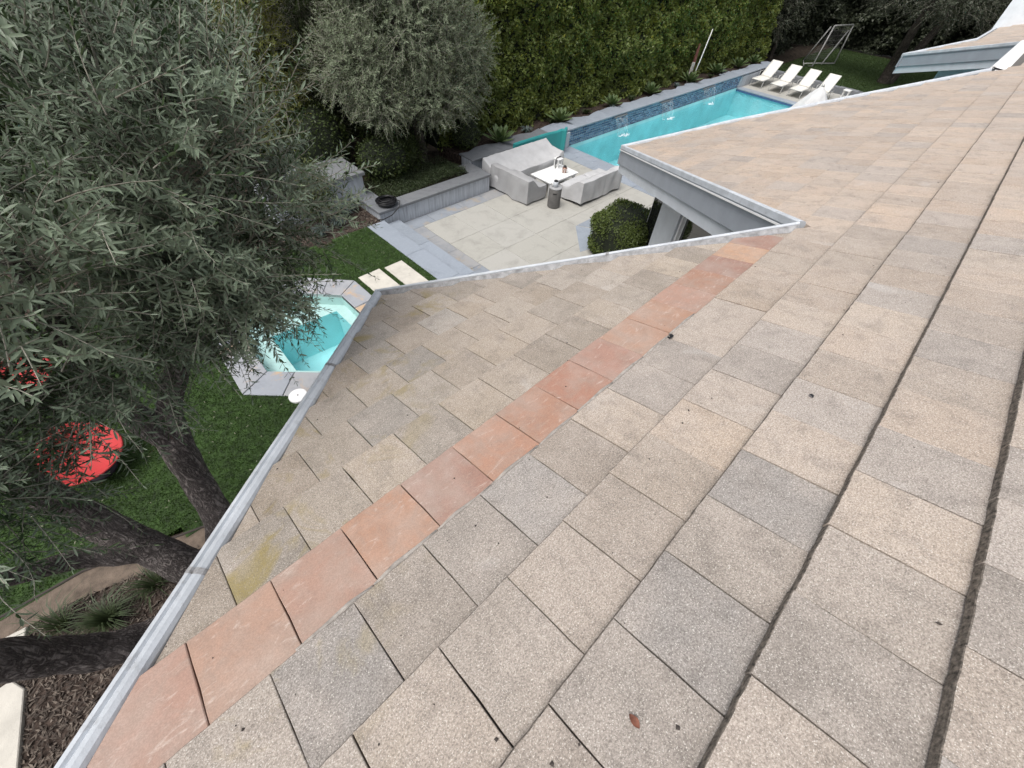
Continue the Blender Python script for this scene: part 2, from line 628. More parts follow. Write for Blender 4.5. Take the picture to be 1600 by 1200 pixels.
M['canvas'] = simple("white_canvas", (0.60, 0.60, 0.595), 0.85, 0.06, 5, 0.1, 120)
M['net'] = simple("white_netting", (0.20, 0.20, 0.195), 0.8)


def blue_tile_material():
    m, n, l, b = nt("glazed_blue_tile")
    a = n.new("ShaderNodeAttribute")
    a.attribute_name = "rnd"
    c = mixc(n, l, (0.06, 0.10, 0.20), (0.20, 0.29, 0.43), a.outputs["Fac"])
    l.new(c, b.inputs["Base Color"])
    b.inputs["Roughness"].default_value = 0.18
    return m


def glass_material():
    m, n, l, b = nt("dark_window_glass")
    b.inputs["Base Color"].default_value = (0.012, 0.014, 0.014, 1)
    b.inputs["Roughness"].default_value = 0.03
    b.inputs["Specular IOR Level"].default_value = 0.8
    return m


def fall_material():
    m, n, l, b = nt("falling_water")
    p = wpos(n)
    s = noise(n, l, scaled(n, l, p, (16, 16, 1.2)), 1.0, 3.0, 0.6)
    tr = n.new("ShaderNodeBsdfTransparent")
    mx = n.new("ShaderNodeMixShader")
    l.new(rng(n, l, s, 0.45, 0.75, 0.02, 0.38), mx.inputs[0])
    b.inputs["Base Color"].default_value = (0.82, 0.88, 0.92, 1)
    b.inputs["Roughness"].default_value = 0.25
    l.new(tr.outputs[0], mx.inputs[1])
    l.new(b.outputs[0], mx.inputs[2])
    l.new(mx.outputs[0], n["Material Output"].inputs["Surface"])
    return m


M['blue_tile'] = blue_tile_material()
M['glass'] = glass_material()
M['fall'] = fall_material()

# ================================================================== SETTING
LAWN_Z = 0.30
POOL = (13.80, 28.20, 5.0, 10.50)
SPA = (0.30, 2.95, 5.40, 8.35)

# ground sheet with openings under the two basins
xb = [-150, SPA[0], SPA[1], POOL[0], POOL[1], 150]
yb = [-150, POOL[2], SPA[2], SPA[3], POOL[3], 150]
gv, gf = [], []
for i in range(5):
    for j in range(5):
        cx, cy = (xb[i] + xb[i + 1]) / 2, (yb[j] + yb[j + 1]) / 2
        if (POOL[0] < cx < POOL[1] and POOL[2] < cy < POOL[3]) or (SPA[0] < cx < SPA[1] and SPA[2] < cy < SPA[3]):
            continue
        o = len(gv)
        gv += [(xb[i], yb[j], -0.06), (xb[i + 1], yb[j], -0.06), (xb[i + 1], yb[j + 1], -0.06), (xb[i], yb[j + 1], -0.06)]
        gf.append((o, o + 1, o + 2, o + 3))
struct(link_mesh("ground", gv, gf, M['soil']))

# spa outline: a rectangle with cut corners (metres)
SPA_IN = [(0.60, 6.32), (1.29, 5.68), (2.02, 5.68), (2.66, 6.32), (2.66, 7.42), (2.10, 7.98), (1.24, 7.98), (0.66, 7.94)]
SPA_OUT = [(0.10, 6.10), (0.66, 5.55), (1.03, 5.16), (2.22, 5.16), (3.12, 6.05), (3.12, 8.50), (2.6, 8.62), (0.24, 8.42)]


SPA_RIM = [(0.08, 6.08), (1.03, 5.17), (2.24, 5.17), (3.14, 6.08), (3.14, 7.70), (2.34, 8.50), (1.08, 8.50), (0.22, 8.38)]


def inside(poly, x, y):
    c = False
    n = len(poly)
    j = n - 1
    for i in range(n):
        if (poly[i][1] > y) != (poly[j][1] > y) and x < (poly[j][0] - poly[i][0]) * (y - poly[i][1]) / (poly[j][1] - poly[i][1]) + poly[i][0]:
            c = not c
        j = i
    return c


def inside_np(poly, X, Y):
    c = np.zeros(len(X), bool)
    n = len(poly)
    j = n - 1
    for i in range(n):
        xi, yi = poly[i]
        xj, yj = poly[j]
        if abs(yj - yi) > 1e-9:
            c ^= ((yi > Y) != (yj > Y)) & (X < (xj - xi) * (Y - yi) / (yj - yi) + xi)
        j = i
    return c


# lawn in front of the house, with the spa cut out of it
LAWN = [(-14, 4.6), (-3.3, 4.66), (-2.45, 4.62), (-1.2, 4.22), (0.2, 3.4), (4.58, 3.0), (4.58, 9.52), (3.2, 9.38), (1.5, 10.2), (-14, 11.5)]
lawn_cells = []
lv, lf = [], []
# a ring of quads around the spa opening plus outer fill, as a triangulated sheet
nlx, nly = 94, 44
xs = np.linspace(-14, 4.58, nlx)
ys = np.linspace(3.0, 11.5, nly)
idx = {}


def lawn_vert(i, j):
    if (i, j) not in idx:
        idx[(i, j)] = len(lv)
        lv.append((xs[i], ys[j], LAWN_Z - 0.012))
    return idx[(i, j)]


for i in range(nlx - 1):
    for j in range(nly - 1):
        cx, cy = (xs[i] + xs[i + 1]) / 2, (ys[j] + ys[j + 1]) / 2
        if inside(LAWN, cx, cy) and not inside(inset(SPA_RIM, 0.20), cx, cy):
            lf.append((lawn_vert(i, j), lawn_vert(i + 1, j), lawn_vert(i + 1, j + 1), lawn_vert(i, j + 1)))
lawn = struct(link_mesh("lawn", lv, lf, M['turf']))


def blades(poly, holes, count, xr, yr, z, hgt, mat, name, seed, wid=0.006):
    r = np.random.default_rng(seed)
    X = r.uniform(*xr, count)
    Y = r.uniform(*yr, count)
    k = inside_np(poly, X, Y)
    for h in holes:
        k &= ~inside_np(h, X, Y)
    X, Y = X[k], Y[k]
    n = len(X)
    a = r.uniform(0, 6.28, n)
    ln = r.normal(0, 0.45, (n, 2))
    hh = hgt * r.uniform(0.6, 1.2, n)
    B = np.stack([X, Y, np.full(n, z)], 1)
    side = np.stack([np.cos(a), np.sin(a), np.zeros(n)], 1) * wid
    tip = B + np.stack([ln[:, 0] * hh, ln[:, 1] * hh, hh], 1)
    V = np.stack([B - side, B + side, tip], 1).reshape(-1, 3)
    F = np.arange(3 * n).reshape(-1, 3)
    rn = np.repeat(r.uniform(0, 1, n), 3)
    return tag(stuff(link_np(name, V, [F], mat, None, False, {"rnd": ('FLOAT', rn)})), *{
        'lawn_grass': ("short green artificial turf around the sunken spa", "grass"),
        'far_grass': ("dark shaded grass beyond the pool loungers", "grass")}[name])


STEPS1 = [(3.26, 6.55), (3.80, 6.55), (3.80, 7.74), (3.26, 7.74)]
STEPS2 = [(3.91, 6.55), (4.38, 6.55), (4.38, 7.70), (3.91, 7.70)]
blades(LAWN, [SPA_RIM, STEPS1, STEPS2], 330000, (-6.5, 4.58), (3.0, 11.0), LAWN_Z - 0.012, 0.028, M['grass'], 'lawn_grass', 3)

# stepping pavers let into the lawn
for poly in (STEPS1, STEPS2):
    MB().prism(poly, LAWN_Z - 0.03, LAWN_Z + 0.012, 0.006).build("stepping_stone", M['pad'], lawn)

# ------- garden beds
bed = struct(link_mesh("garden_bed", [(-14, -4, LAWN_Z - 0.03), (4.4, -4, LAWN_Z - 0.03), (4.4, 3.4, LAWN_Z - 0.03), (0.2, 3.4, LAWN_Z - 0.03), (-1.2, 4.24, LAWN_Z - 0.03), (-2.45, 4.64, LAWN_Z - 0.03), (-14, 4.68, LAWN_Z - 0.03)],
                       [(0, 1, 2, 3, 4, 5, 6)], M['mulch']))
path_pts_out = [(-9, 4.62), (-3.3, 4.64), (-2.45, 4.60), (-1.2, 4.20), (0.2, 3.38)]
path_pts_in = [(-9, 4.33), (-3.3, 4.34), (-2.60, 4.27), (-1.30, 3.92), (0.1, 3.12)]
pv = [(x, y, LAWN_Z - 0.018) for x, y in path_pts_out] + [(x, y, LAWN_Z - 0.018) for x, y in path_pts_in]
struct(link_mesh("path", pv, [(i, i + 5, i + 6, i + 1) for i in range(4)], M['granite_path']))
eb = MB()
eb.tube([(x, y - 0.01, LAWN_Z - 0.01) for x, y in path_pts_out], 0.016, 6)
eb.build("edging_strip", M['edging'], bed)
for poly in ([(-4.1, 4.10), (-3.08, 4.10), (-3.02, 4.30), (-4.1, 4.45)], [(-4.2, 2.9), (-3.30, 2.9), (-3.14, 3.62), (-3.22, 3.80), (-4.2, 3.80)], [(-4.2, 1.9), (-3.50, 1.9), (-3.34, 2.76), (-4.2, 2.76)]):
    MB().prism(poly, LAWN_Z - 0.05, LAWN_Z + 0.02, 0.008).build("stepping_stone", M['pad'], bed)


def chips(name, poly, count, xr, yr, z, seed, size=0.03, mat='chip', label=None):
    r = np.random.default_rng(seed)
    X, Y = r.uniform(*xr, count), r.uniform(*yr, count)
    k = inside_np(poly, X, Y)
    X, Y = X[k], Y[k]
    n = len(X)
    a = r.uniform(0, 6.28, n)
    d = np.stack([np.cos(a), np.sin(a), r.normal(0, 0.35, n)], 1) * (size * r.uniform(0.4, 1.5, n))[:, None]
    s = np.stack([-np.sin(a), np.cos(a), r.normal(0, 0.4, n)], 1) * (size * 0.25 * r.uniform(0.5, 1.4, n))[:, None]
    B = np.stack([X, Y, z + r.uniform(0.0, 0.018, n)], 1)
    V = np.stack([B - d - s * 0.4, B - s, B + d, B + s], 1).reshape(-1, 3)
    F = np.arange(4 * n).reshape(-1, 4)
    rn = np.repeat(r.uniform(0, 1, n), 4)
    return tag(stuff(link_np(name, V, [F], M[mat], None, False, {"rnd": ('FLOAT', rn)})), label, "mulch")


chips("bark_mulch", [(-4.2, 1.0), (-0.2, 1.0), (0.0, 3.1), (-1.3, 3.95), (-2.6, 4.28), (-4.2, 4.3)], 22000, (-4.2, 0.2), (1.0, 4.4), LAWN_Z - 0.024, 11, 0.030, 'chip', "brown bark mulch under the foreground olive tree beside the eave")

# ------- bed at the far end of the lawn
bed2_poly = [(-14, 11.4), (1.5, 10.15), (3.2, 9.36), (5.03, 9.55), (5.03, 14.5), (-14, 14.5)]
struct(link_mesh("garden_bed", [(x, y, LAWN_Z - 0.025) for x, y in bed2_poly], [tuple(range(6))], M['mulch']))
chips("bark_mulch", [(3.0, 9.5), (5.0, 9.6), (5.0, 10.7), (2.5, 10.7)], 1600, (2.5, 5.0), (9.4, 10.7), LAWN_Z - 0.02, 12, 0.04, 'chip', "reddish bark mulch between the lawn and the tall grey block wall")

# ------- steps and patio
patio = struct(MB().box(4.6, 13.35, 2.0, 10.55, -0.30, -0.012).build("patio", M['cap']))
for k, (x0, x1, z) in enumerate(((4.585, 5.09, LAWN_Z), (5.095, 5.56, LAWN_Z / 2))):
    yy = [2.6, 3.9, 5.2, 6.45, 7.8 + 0.4 * k, 9.52 + 0.045 * k]
    for a, b_ in zip(yy[:-1], yy[1:]):
        MB().box(x0, x1, a + 0.003, b_ - 0.003, z - 0.14 if k else z - 0.29, z, 0.008).build("step_stone", M['bluestone_plain'], patio)
# bluestone border along the planter wall and the steps
yy = [4.1, 5.0, 5.9, 6.75, 7.65, 8.5, 9.12]
for a, b_ in zip(yy[:-1], yy[1:]):
    MB().box(5.57, 6.02, a + 0.004, b_ - 0.004, -0.05, 0.0, 0.004).build("border_stone", M['bluestone'], patio)
xx = [5.57, 6.45, 7.55, 8.45, 9.6]
for a, b_ in zip(xx[:-1], xx[1:]):
    MB().box(a + 0.004, b_ - 0.004, 9.125, 9.575, -0.05, 0.0, 0.004).build("border_stone", M['bluestone'], patio)
gx = [6.025, 7.03, 8.20, 9.44, 10.66, 11.85, 12.90]
gy = [2.0, 3.66, 4.74, 5.81, 6.88, 7.95, 9.12]
for i in range(6):
    for j in range(6):
        MB().box(gx[i] + 0.003, gx[i + 1] - 0.003, gy[j] + 0.003, gy[j + 1] - 0.003, -0.05, RNG.uniform(-0.002, 0.002), 0.004).build("paving_slab", M['concrete'], patio)
for a, b_ in ((9.605, 10.66), (10.66, 11.85), (11.85, 12.9)):
    MB().box(a + 0.006, b_ - 0.006, 9.126, 10.49, -0.05, 0.0, 0.004).build("paving_slab", M['concrete'], patio)
yy = [3.3, 4.2, 5.1, 6.0, 6.9, 7.8, 8.7, 9.6, 10.49]
for a, b_ in zip(yy[:-1], yy[1:]):
    MB().box(12.905, 13.40, a + 0.004, b_ - 0.004, -0.05, 0.002, 0.004).build("border_stone", M['bluestone_plain'], patio)
for poly in ([(9.42, 6.47), (8.45, 5.50), (9.05, 5.38), (9.72, 6.02)], [(9.46, 6.46), (9.76, 6.04), (10.5, 6.05), (10.9, 6.46)][::-1]):
    p = poly if (sum((poly[i][0] * poly[(i + 1) % 4][1] - poly[(i + 1) % 4][0] * poly[i][1]) for i in range(4)) > 0) else poly[::-1]
    MB().prism(p, -0.02, 0.006, 0.003).build("border_stone", M['bluestone_plain'], patio)

# ------- pool basin, coping, water
pb = MB()
x0, x1, y0, y1 = POOL
pb.add([(x0, y0, -1.3), (x1, y0, -1.3), (x1, y1, -1.3), (x0, y1, -1.3), (x0, y0, 0), (x1, y0, 0), (x1, y1, 0), (x0, y1, 0)],
       [(0, 1, 2, 3), (0, 4, 5, 1), (1, 5, 6, 2), (2, 6, 7, 3), (3, 7, 4, 0)])
pool_basin = struct(pb.build("pool_basin", M['pool_plaster']))
gwv = [(x0, y0, -0.13), (x1, y0, -0.13), (x1, y1, -0.13), (x0, y1, -0.13)]
struct(link_mesh("pool_water", gwv, [(0, 1, 2, 3)], M['pool_water']))
yy = [5.0, 6.0, 7.0, 8.0, 9.0, 9.9, 10.49]
for a, b_ in zip(yy[:-1], yy[1:]):
    MB().box(13.405, 13.86, a + 0.003, b_ - 0.003, -0.06, 0.004, 0.012).build("coping_stone", M['bluestone_plain'], pool_basin)
    MB().box(28.14, 28.62, a + 0.003, b_ - 0.003, -0.06, 0.004, 0.012).build("coping_stone", M['bluestone_plain'], pool_basin)
deck2 = struct(MB().box(28.62, 32.6, 4.0, 10.6, -0.10, -0.004).build("pool_deck", M['cap']))
for i, x in enumerate((28.625, 29.95, 31.28)):
    for j in range(5):
        MB().box(x + 0.005, x + 1.315, 4.1 + 1.28 * j + 0.005, 4.1 + 1.28 * (j + 1), -0.05, 0.0, 0.004).build("paving_slab", M['concrete'], deck2)
MB().box(28.14, 28.19, 5.0, 10.49, -0.14, -0.05).build("waterline_tile", M['blue_tile'], pool_basin)

# ------- spa
sb = MB()
n = len(SPA_IN)
DEEP = [(1.03, 6.30), (1.36, 6.00), (2.00, 6.00), (2.44, 6.44), (2.44, 7.36), (1.08, 7.46)]
nd = len(DEEP)
sv = [(x, y, LAWN_Z) for x, y in SPA_IN] + [(x, y, 0.03) for x, y in SPA_IN]
sf = [(i, (i + 1) % n, (i + 1) % n + n, i + n) for i in range(n)]
spa = struct(link_mesh("spa_basin", sv, sf, M['spa_ledge']))
import bmesh
bm = bmesh.new()
vo = [bm.verts.new((x, y, 0.03)) for x, y in SPA_IN]
vi = [bm.verts.new((x, y, 0.03)) for x, y in DEEP]
eo = [bm.edges.new((vo[i], vo[(i + 1) % n])) for i in range(n)]
ei = [bm.edges.new((vi[i], vi[(i + 1) % nd])) for i in range(nd)]
bmesh.ops.triangle_fill(bm, edges=eo + ei, use_beauty=True)
lv2 = [tuple(v.co) for v in bm.verts]
bm.verts.index_update()
lf2 = [tuple(v.index for v in f.verts) for f in bm.faces]
bm.free()
lf2 = [f for f in lf2 if not inside(DEEP, sum(lv2[i][0] for i in f) / 3, sum(lv2[i][1] for i in f) / 3)]
link_mesh("bench_ledge", lv2, lf2, M['spa_ledge'], spa)
dv = [(x, y, 0.03) for x, y in DEEP] + [(x, y, -0.85) for x, y in DEEP]
df = [(i, (i + 1) % nd, (i + 1) % nd + nd, i + nd) for i in range(nd)] + [tuple(range(nd, 2 * nd))]
link_mesh("deep_well", dv, df, M['spa_plaster'], spa)
MB().lathe(2.05, 6.62, [(0.10, -0.849), (0.10, -0.835), (0.07, -0.825)], 16).build("floor_drain", M['white'], spa)
struct(link_mesh("spa_water", [(x, y, LAWN_Z - 0.07) for x, y in SPA_IN], [tuple(range(n))], M['spa_water']))
# coping: one stone per side, mitred, split once on the long sides
SO = SPA_RIM
for i in range(n):
    j = (i + 1) % n
    a0, a1, b0, b1 = (np.array(q) for q in (SPA_IN[i], SPA_IN[j], SO[i], SO[j]))
    parts = 2 if np.linalg.norm(b1 - b0) > 1.05 else 1
    if i == 0:
        parts = 2
    for q in range(parts):
        t0, t1 = q / parts + 0.006, (q + 1) / parts - 0.006
        P = [tuple(b0 + (b1 - b0) * t0), tuple(b0 + (b1 - b0) * t1), tuple(a0 + (a1 - a0) * t1), tuple(a0 + (a1 - a0) * t0)]
        ar = sum(P[k][0] * P[(k + 1) % 4][1] - P[(k + 1) % 4][0] * P[k][1] for k in range(4))
        MB().prism(P if ar > 0 else P[::-1], LAWN_Z - 0.06, LAWN_Z + 0.012, 0.008).build("coping_stone", M['spa_coping'], spa)

# ================================================================== HOUSE
ROOF_M, ROOF_H0 = 0.3593, 1.590          # overall pitch; tile tops lie flatter and step down course by course
TILE_T, STEP, EXPO, TILE_W = 0.2429, 0.0425, 0.365, 0.330


def zp(y):
    return CAM_H - ROOF_H0 - ROOF_M * y


RIDGE_Y = -2.6
OUT = [(RIDGE_Y - 1.91, RIDGE_Y), (1.645, 3.555), (4.57, 0.665), (9.25, 5.52), (11.5, 4.12), (13.66, 2.15), (15.25, 0.55),
       (20.95, 0.55), (23.6, 3.45), (25.25, 1.85), (36.0, 1.85), (36.0, RIDGE_Y)]
OUT_CCW = OUT[::-1]
house = thing("house", "house with stone-tiled zigzag roof, white gutters and grey fascia filling the foreground", "house", (4.0, -1.5, 0.0))
roof_deck = MB().prism(inset(OUT_CCW, 0.05), -0.17, -0.075, 0, lambda x, y: zp(y)).build("roof", M['deck'], house)
# rear slope beyond the ridge
bk = MB().add([(RIDGE_Y - 1.91, RIDGE_Y, zp(RIDGE_Y)), (36, RIDGE_Y, zp(RIDGE_Y)), (36, -9.0, zp(RIDGE_Y) - 2.2), (RIDGE_Y - 1.91, -9.0, zp(RIDGE_Y) - 2.2)], [(0, 3, 2, 1)])
bk.build("rear_slope", M['mortar'], house)


def clip_rect(poly, x0, x1, y0, y1):
    def cut(P, ax, val, keep_less):
        out = []
        for i in range(len(P)):
            a, b_ = P[i - 1], P[i]
            ia = (a[ax] <= val) if keep_less else (a[ax] >= val)
            ib = (b_[ax] <= val) if keep_less else (b_[ax] >= val)
            if ia != ib:
                t = (val - a[ax]) / (b_[ax] - a[ax])
                out.append((a[0] + (b_[0] - a[0]) * t, a[1] + (b_[1] - a[1]) * t))
            if ib:
                out.append(b_)
        return out
    P = list(poly)
    for ax, val, kl in ((0, x0, False), (0, x1, True), (1, y0, False), (1, y1, True)):
        P = cut(P, ax, val, kl)
        if len(P) < 3:
            return []
    Q = []
    for p in P:
        if not Q or math.hypot(p[0] - Q[-1][0], p[1] - Q[-1][1]) > 0.006:
            Q.append(p)
    if len(Q) > 2 and math.hypot(Q[0][0] - Q[-1][0], Q[0][1] - Q[-1][1]) < 0.006:
        Q.pop()
    return Q if len(Q) > 2 else []


def area(P):
    return 0.5 * sum(P[i - 1][0] * P[i][1] - P[i][0] * P[i - 1][1] for i in range(len(P)))


TILE_OUT = [(RIDGE_Y - 1.91, RIDGE_Y), (1.645, 3.555), (4.57, 0.665), (9.25, 5.52), (11.5, 4.12), (13.66, 2.15), (15.55, 0.20),
            (21.2, 0.12), (23.65, 3.40), (25.25, 1.80), (36.0, 1.80), (36.0, RIDGE_Y)]
TILE_POLY = inset(TILE_OUT[::-1], 0.085)
# joint phase of each course, measured along the course
PHASE = {-2: 1.121, -1: 0.9933, 0: 0.5305, 1: 0.7188, 2: 0.579, 3: 0.693, 4: 0.545, 5: 0.7496, 6: 1.2467, 7: 1.123, 8: 1.307}
Rinv = np.array(cam.rotation_euler.to_matrix()).T


def pix(P):
    v = Rinv @ (np.array(P, float) - np.array([0, 0, CAM_H]))
    if v[2] > -0.05:
        return None
    return (800 + 647.6 * v[0] / -v[2], 600 - 647.6 * v[1] / -v[2])


tiles = []
for k in range(-7, 16):
    yb_ = EXPO * k - 0.086                       # butt (downslope) edge
    yh = yb_ - EXPO - 0.05                       # head, tucked under the course above
    hk = 1.58 + STEP * k
    ph = PHASE.get(k, (0.165 if k % 2 else 0.0) + 0.11 * math.sin(k * 3.1))
    i0 = int(math.floor((-4.6 - ph) / TILE_W))
    for i in range(i0, i0 + 126):
        xa = ph + i * TILE_W
        P = clip_rect(TILE_POLY, xa + 0.0017, xa + TILE_W - 0.0017, yh, yb_)
        if not P or abs(area(P)) < 0.004:
            continue
        if area(P) < 0:
            P = P[::-1]
        full = abs(area(P) - (TILE_W - 0.0034) * (yb_ - yh)) < 1e-4
        pts = [pix((x, y, CAM_H - hk - TILE_T * y)) for x, y in P]
        a_px, vis = 0.0, False
        if all(q is not None for q in pts):
            a_px = abs(area(pts))
            cx, cy = sum(q[0] for q in pts) / len(pts), sum(q[1] for q in pts) / len(pts)
            vis = any(-40 < q[0] < 1640 and -40 < q[1] < 1240 for q in pts)
        tiles.append(dict(k=k, i=i, P=P, full=full, px=a_px if vis else 0.0, vis=vis, x=xa, yb=yb_, yh=yh, hk=hk))
tiles.sort(key=lambda t: -t['px'])

GREYS = [(0.345, 0.304, 0.264), (0.356, 0.306, 0.260), (0.338, 0.302, 0.268), (0.362, 0.308, 0.256), (0.346, 0.304, 0.264), (0.312, 0.288, 0.266), (0.362, 0.318, 0.274), (0.350, 0.302, 0.258)]
REDS = [(0.330, 0.186, 0.138), (0.345, 0.205, 0.148), (0.300, 0.184, 0.147), (0.375, 0.240, 0.160), (0.322, 0.204, 0.160), (0.350, 0.216, 0.155)]


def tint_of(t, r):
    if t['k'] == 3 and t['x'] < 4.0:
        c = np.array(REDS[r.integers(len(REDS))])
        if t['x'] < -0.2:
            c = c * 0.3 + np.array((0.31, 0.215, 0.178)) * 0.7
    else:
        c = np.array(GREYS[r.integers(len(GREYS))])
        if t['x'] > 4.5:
            c = c * np.array((1.12, 1.08, 1.05))  # far tiles: warmer own hue, plus grazing-view brightening put into the tint
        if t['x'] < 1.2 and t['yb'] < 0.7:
            c = c * np.array((0.84, 0.87, 0.90))  # near low tiles darkened: lens vignetting and a person's shadow put into the tint
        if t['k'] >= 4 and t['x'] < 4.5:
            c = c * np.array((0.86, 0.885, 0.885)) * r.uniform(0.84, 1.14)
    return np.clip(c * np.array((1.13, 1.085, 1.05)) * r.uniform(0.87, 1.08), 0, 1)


def tile_shape(P, hk, drop=0.036, ch=0.0028):
    n_ = len(P)
    ins = inset(P, ch)
    zt = lambda y: CAM_H - hk - TILE_T * y
    v = [(x, y, zt(y) - drop) for x, y in P] + [(x, y, zt(y) - ch) for x, y in P] + [(x, y, zt(y)) for x, y in ins]
    f = [tuple(range(2 * n_, 3 * n_))]
    for q in (0, 1):
        for i in range(n_):
            j = (i + 1) % n_
            f.append((q * n_ + i, q * n_ + j, (q + 1) * n_ + j, (q + 1) * n_ + i))
    return v, f


# shared meshes for whole tiles: five slightly different slabs with wavering edges
VARS = []
for q in range(6):
    r = np.random.default_rng(40 + q)
    w, hh = TILE_W - 0.0036, EXPO + 0.05
    P = []
    for s0, s1, m_ in (((0, -hh), (w, -hh), 1), ((w, -hh), (w, 0), 4), ((w, 0), (0, 0), 8), ((0, 0), (0, -hh), 4)):
        for e in range(m_):
            t = e / m_
            jx, jy = r.normal(0, 0.0012), r.normal(0, 0.0013 if m_ == 8 else 0.0012)
            P.append((s0[0] + (s1[0] - s0[0]) * t + jx, s0[1] + (s1[1] - s0[1]) * t + jy))
    n_ = len(P)
    ins = inset(P, 0.0025)
    v = [(x, y, -TILE_T * y - 0.036) for x, y in P] + [(x, y, -TILE_T * y - 0.0028) for x, y in P] + [(x, y, -TILE_T * y) for x, y in ins]
    f = [tuple(range(2 * n_, 3 * n_))]
    for u in (0, 1):
        for i in range(n_):
            j = (i + 1) % n_
            f.append((u * n_ + i, u * n_ + j, (u + 1) * n_ + j, (u + 1) * n_ + i))
    pair = []
    for mat in (M['tile'], M['tile_red']):
        me = bpy.data.meshes.new("roof_tile")
        me.from_pydata(v, [], f)
        me.materials.append(mat)
        me.materials.append(M['butt'])
        for pl in me.polygons:
            if pl.normal.y > 0.6 and abs(pl.normal.z) < 0.6:
                pl.material_index = 1
        pair.append(me)
    VARS.append(pair)

rt = np.random.default_rng(5)
jv, jf, jt = [], [], []
single = 0
ro = world_origin(roof_deck)
for t in tiles:
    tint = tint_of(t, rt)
    red = t['k'] == 3 and t['x'] < 4.0
    if single < 300 and t['vis']:
        single += 1
        if t['full']:
            o = bpy.data.objects.new("roof_tile", VARS[rt.integers(6)][1 if red else 0])
            o.location = np.array((t['x'] + 0.0018, t['yb'] + rt.normal(0, 0.0014), CAM_H - t['hk'] - TILE_T * t['yb'] + rt.normal(0, 0.0012))) - ro
            o.rotation_euler = (rt.normal(0, 0.0020), rt.normal(0, 0.0028), rt.normal(0, 0.0012))
            o.parent = roof_deck
            COL.objects.link(o)
        else:
            v, f = tile_shape(t['P'], t['hk'])
            o = link_mesh("roof_tile", v, f, M['tile_red'] if red else M['tile'], roof_deck)
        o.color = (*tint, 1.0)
        if red:
            o["label"] = "reddish sandstone tile"
    else:
        v, f = tile_shape(t['P'], t['hk'])
        dz = rt.normal(0, 0.0025)
        off = len(jv)
        jv += [(x, y, z + dz) for x, y, z in v]
        jf += [tuple(i + off for i in q) for q in f]
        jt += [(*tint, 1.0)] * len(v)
o = link_mesh("roof_tile", jv, jf, M['tile_far'], roof_deck)
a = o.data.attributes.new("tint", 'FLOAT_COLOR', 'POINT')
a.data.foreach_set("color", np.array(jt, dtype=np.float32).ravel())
stuff(o)
# mortar bedding seen along the head of the red course
mb = MB()
for s in range(9):
    xa = -0.32 + s * 0.33
    y_ = EXPO * 2 - 0.086 + 0.012
    z_ = CAM_H - (1.58 + STEP * 3) - TILE_T * y_
    mb.tube([(xa, y_ + RNG.uniform(-.004, .006), z_ + 0.004), (xa + 0.11, y_ + RNG.uniform(-.004, .008), z_ + 0.006), (xa + 0.22, y_ + RNG.uniform(-.004, .008), z_ + 0.005), (xa + 0.325, y_ + RNG.uniform(-.004, .006), z_ + 0.004)], [0.010, 0.016, 0.014, 0.010], 6)
mb.build("mortar_bed", M['mortar'], roof_deck, True)


def sweep(name, line, prof, mat, parent, closed_prof=False, zoff=0.0, smooth=False):
    """carry a (out, up) profile along a plan polyline; z follows the roof plane of the line itself; out = left of travel"""
    pts = [np.array(p, float) for p in line]
    n_ = len(pts)
    V, F = [], []
    for i in range(n_):
        d0 = pts[i] - pts[max(i - 1, 0)]
        d1 = pts[min(i + 1, n_ - 1)] - pts[i]
        if i == 0:
            d0 = d1
        if i == n_ - 1:
            d1 = d0
        d0 = d0 / np.linalg.norm(d0)
        d1 = d1 / np.linalg.norm(d1)
        n0, n1 = np.array([-d0[1], d0[0]]), np.array([-d1[1], d1[0]])
        m_ = n0 + n1
        m_ = m_ * (2.0 / (m_ @ m_))
        for u, w in prof:
            q = pts[i] + m_ * u
            V.append((q[0], q[1], zp(pts[i][1]) + w + zoff))
    k = len(prof)
    for i in range(n_ - 1):
        for j in range(k if closed_prof else k - 1):
            jj = (j + 1) % k
            F.append((i * k + j, (i + 1) * k + j, (i + 1) * k + jj, i * k + jj))
    if closed_prof:
        F.append(tuple(range(k))[::-1])
        F.append(tuple((n_ - 1) * k + j for j in range(k)))
    return link_mesh(name, V, F, mat, parent, smooth)


def densify(line, step=0.5, jit=0.0, seed=0):
    r = np.random.default_rng(seed)
    out = []
    for a_, b_ in zip(line[:-1], line[1:]):
        a_, b_ = np.array(a_), np.array(b_)
        L = np.linalg.norm(b_ - a_)
        m_ = max(1, int(L / step))
        nn = np.array([-(b_ - a_)[1], (b_ - a_)[0]]) / L
        for q in range(m_):
            p = a_ + (b_ - a_) * q / m_
            if q:
                p = p + nn * r.normal(0, jit)
            out.append(tuple(p))
    out.append(tuple(line[-1]))
    return out


GUT = [(-0.100, -0.10), (-0.100, -0.002), (-0.088, 0.016), (-0.066, 0.027), (-0.050, 0.030), (-0.041, 0.022), (-0.030, 0.034), (-0.008, 0.030), (0.0, 0.020), (0.0, -0.15), (-0.03, -0.15), (-0.03, -0.10)]
GUT2 = [(-0.085, -0.10), (-0.085, 0.004), (-0.072, 0.034), (-0.05, 0.040), (-0.012, 0.040), (0.0, 0.028), (0.0, -0.04), (-0.06, -0.04), (-0.06, -0.10)]
GUT = [(u * 0.84, w) for u, w in GUT]
GUT3 = [(-0.030, 0.0), (-0.028, 0.028), (-0.020, 0.036), (-0.006, 0.036), (0.0, 0.028), (0.0, -0.04), (-0.030, -0.04)]
sweep("gutter_trough", densify([OUT[1], OUT[2]], 0.5, 0.002, 2), [(-0.100, -0.09), (-0.085, -0.030), (-0.031, 0.020), (-0.031, -0.09)], M['gutter_grime'], house, True)
g1 = sweep("gutter", densify([OUT[0], OUT[1]], 0.5, 0.003, 1), GUT, M['white_metal'], house, True)
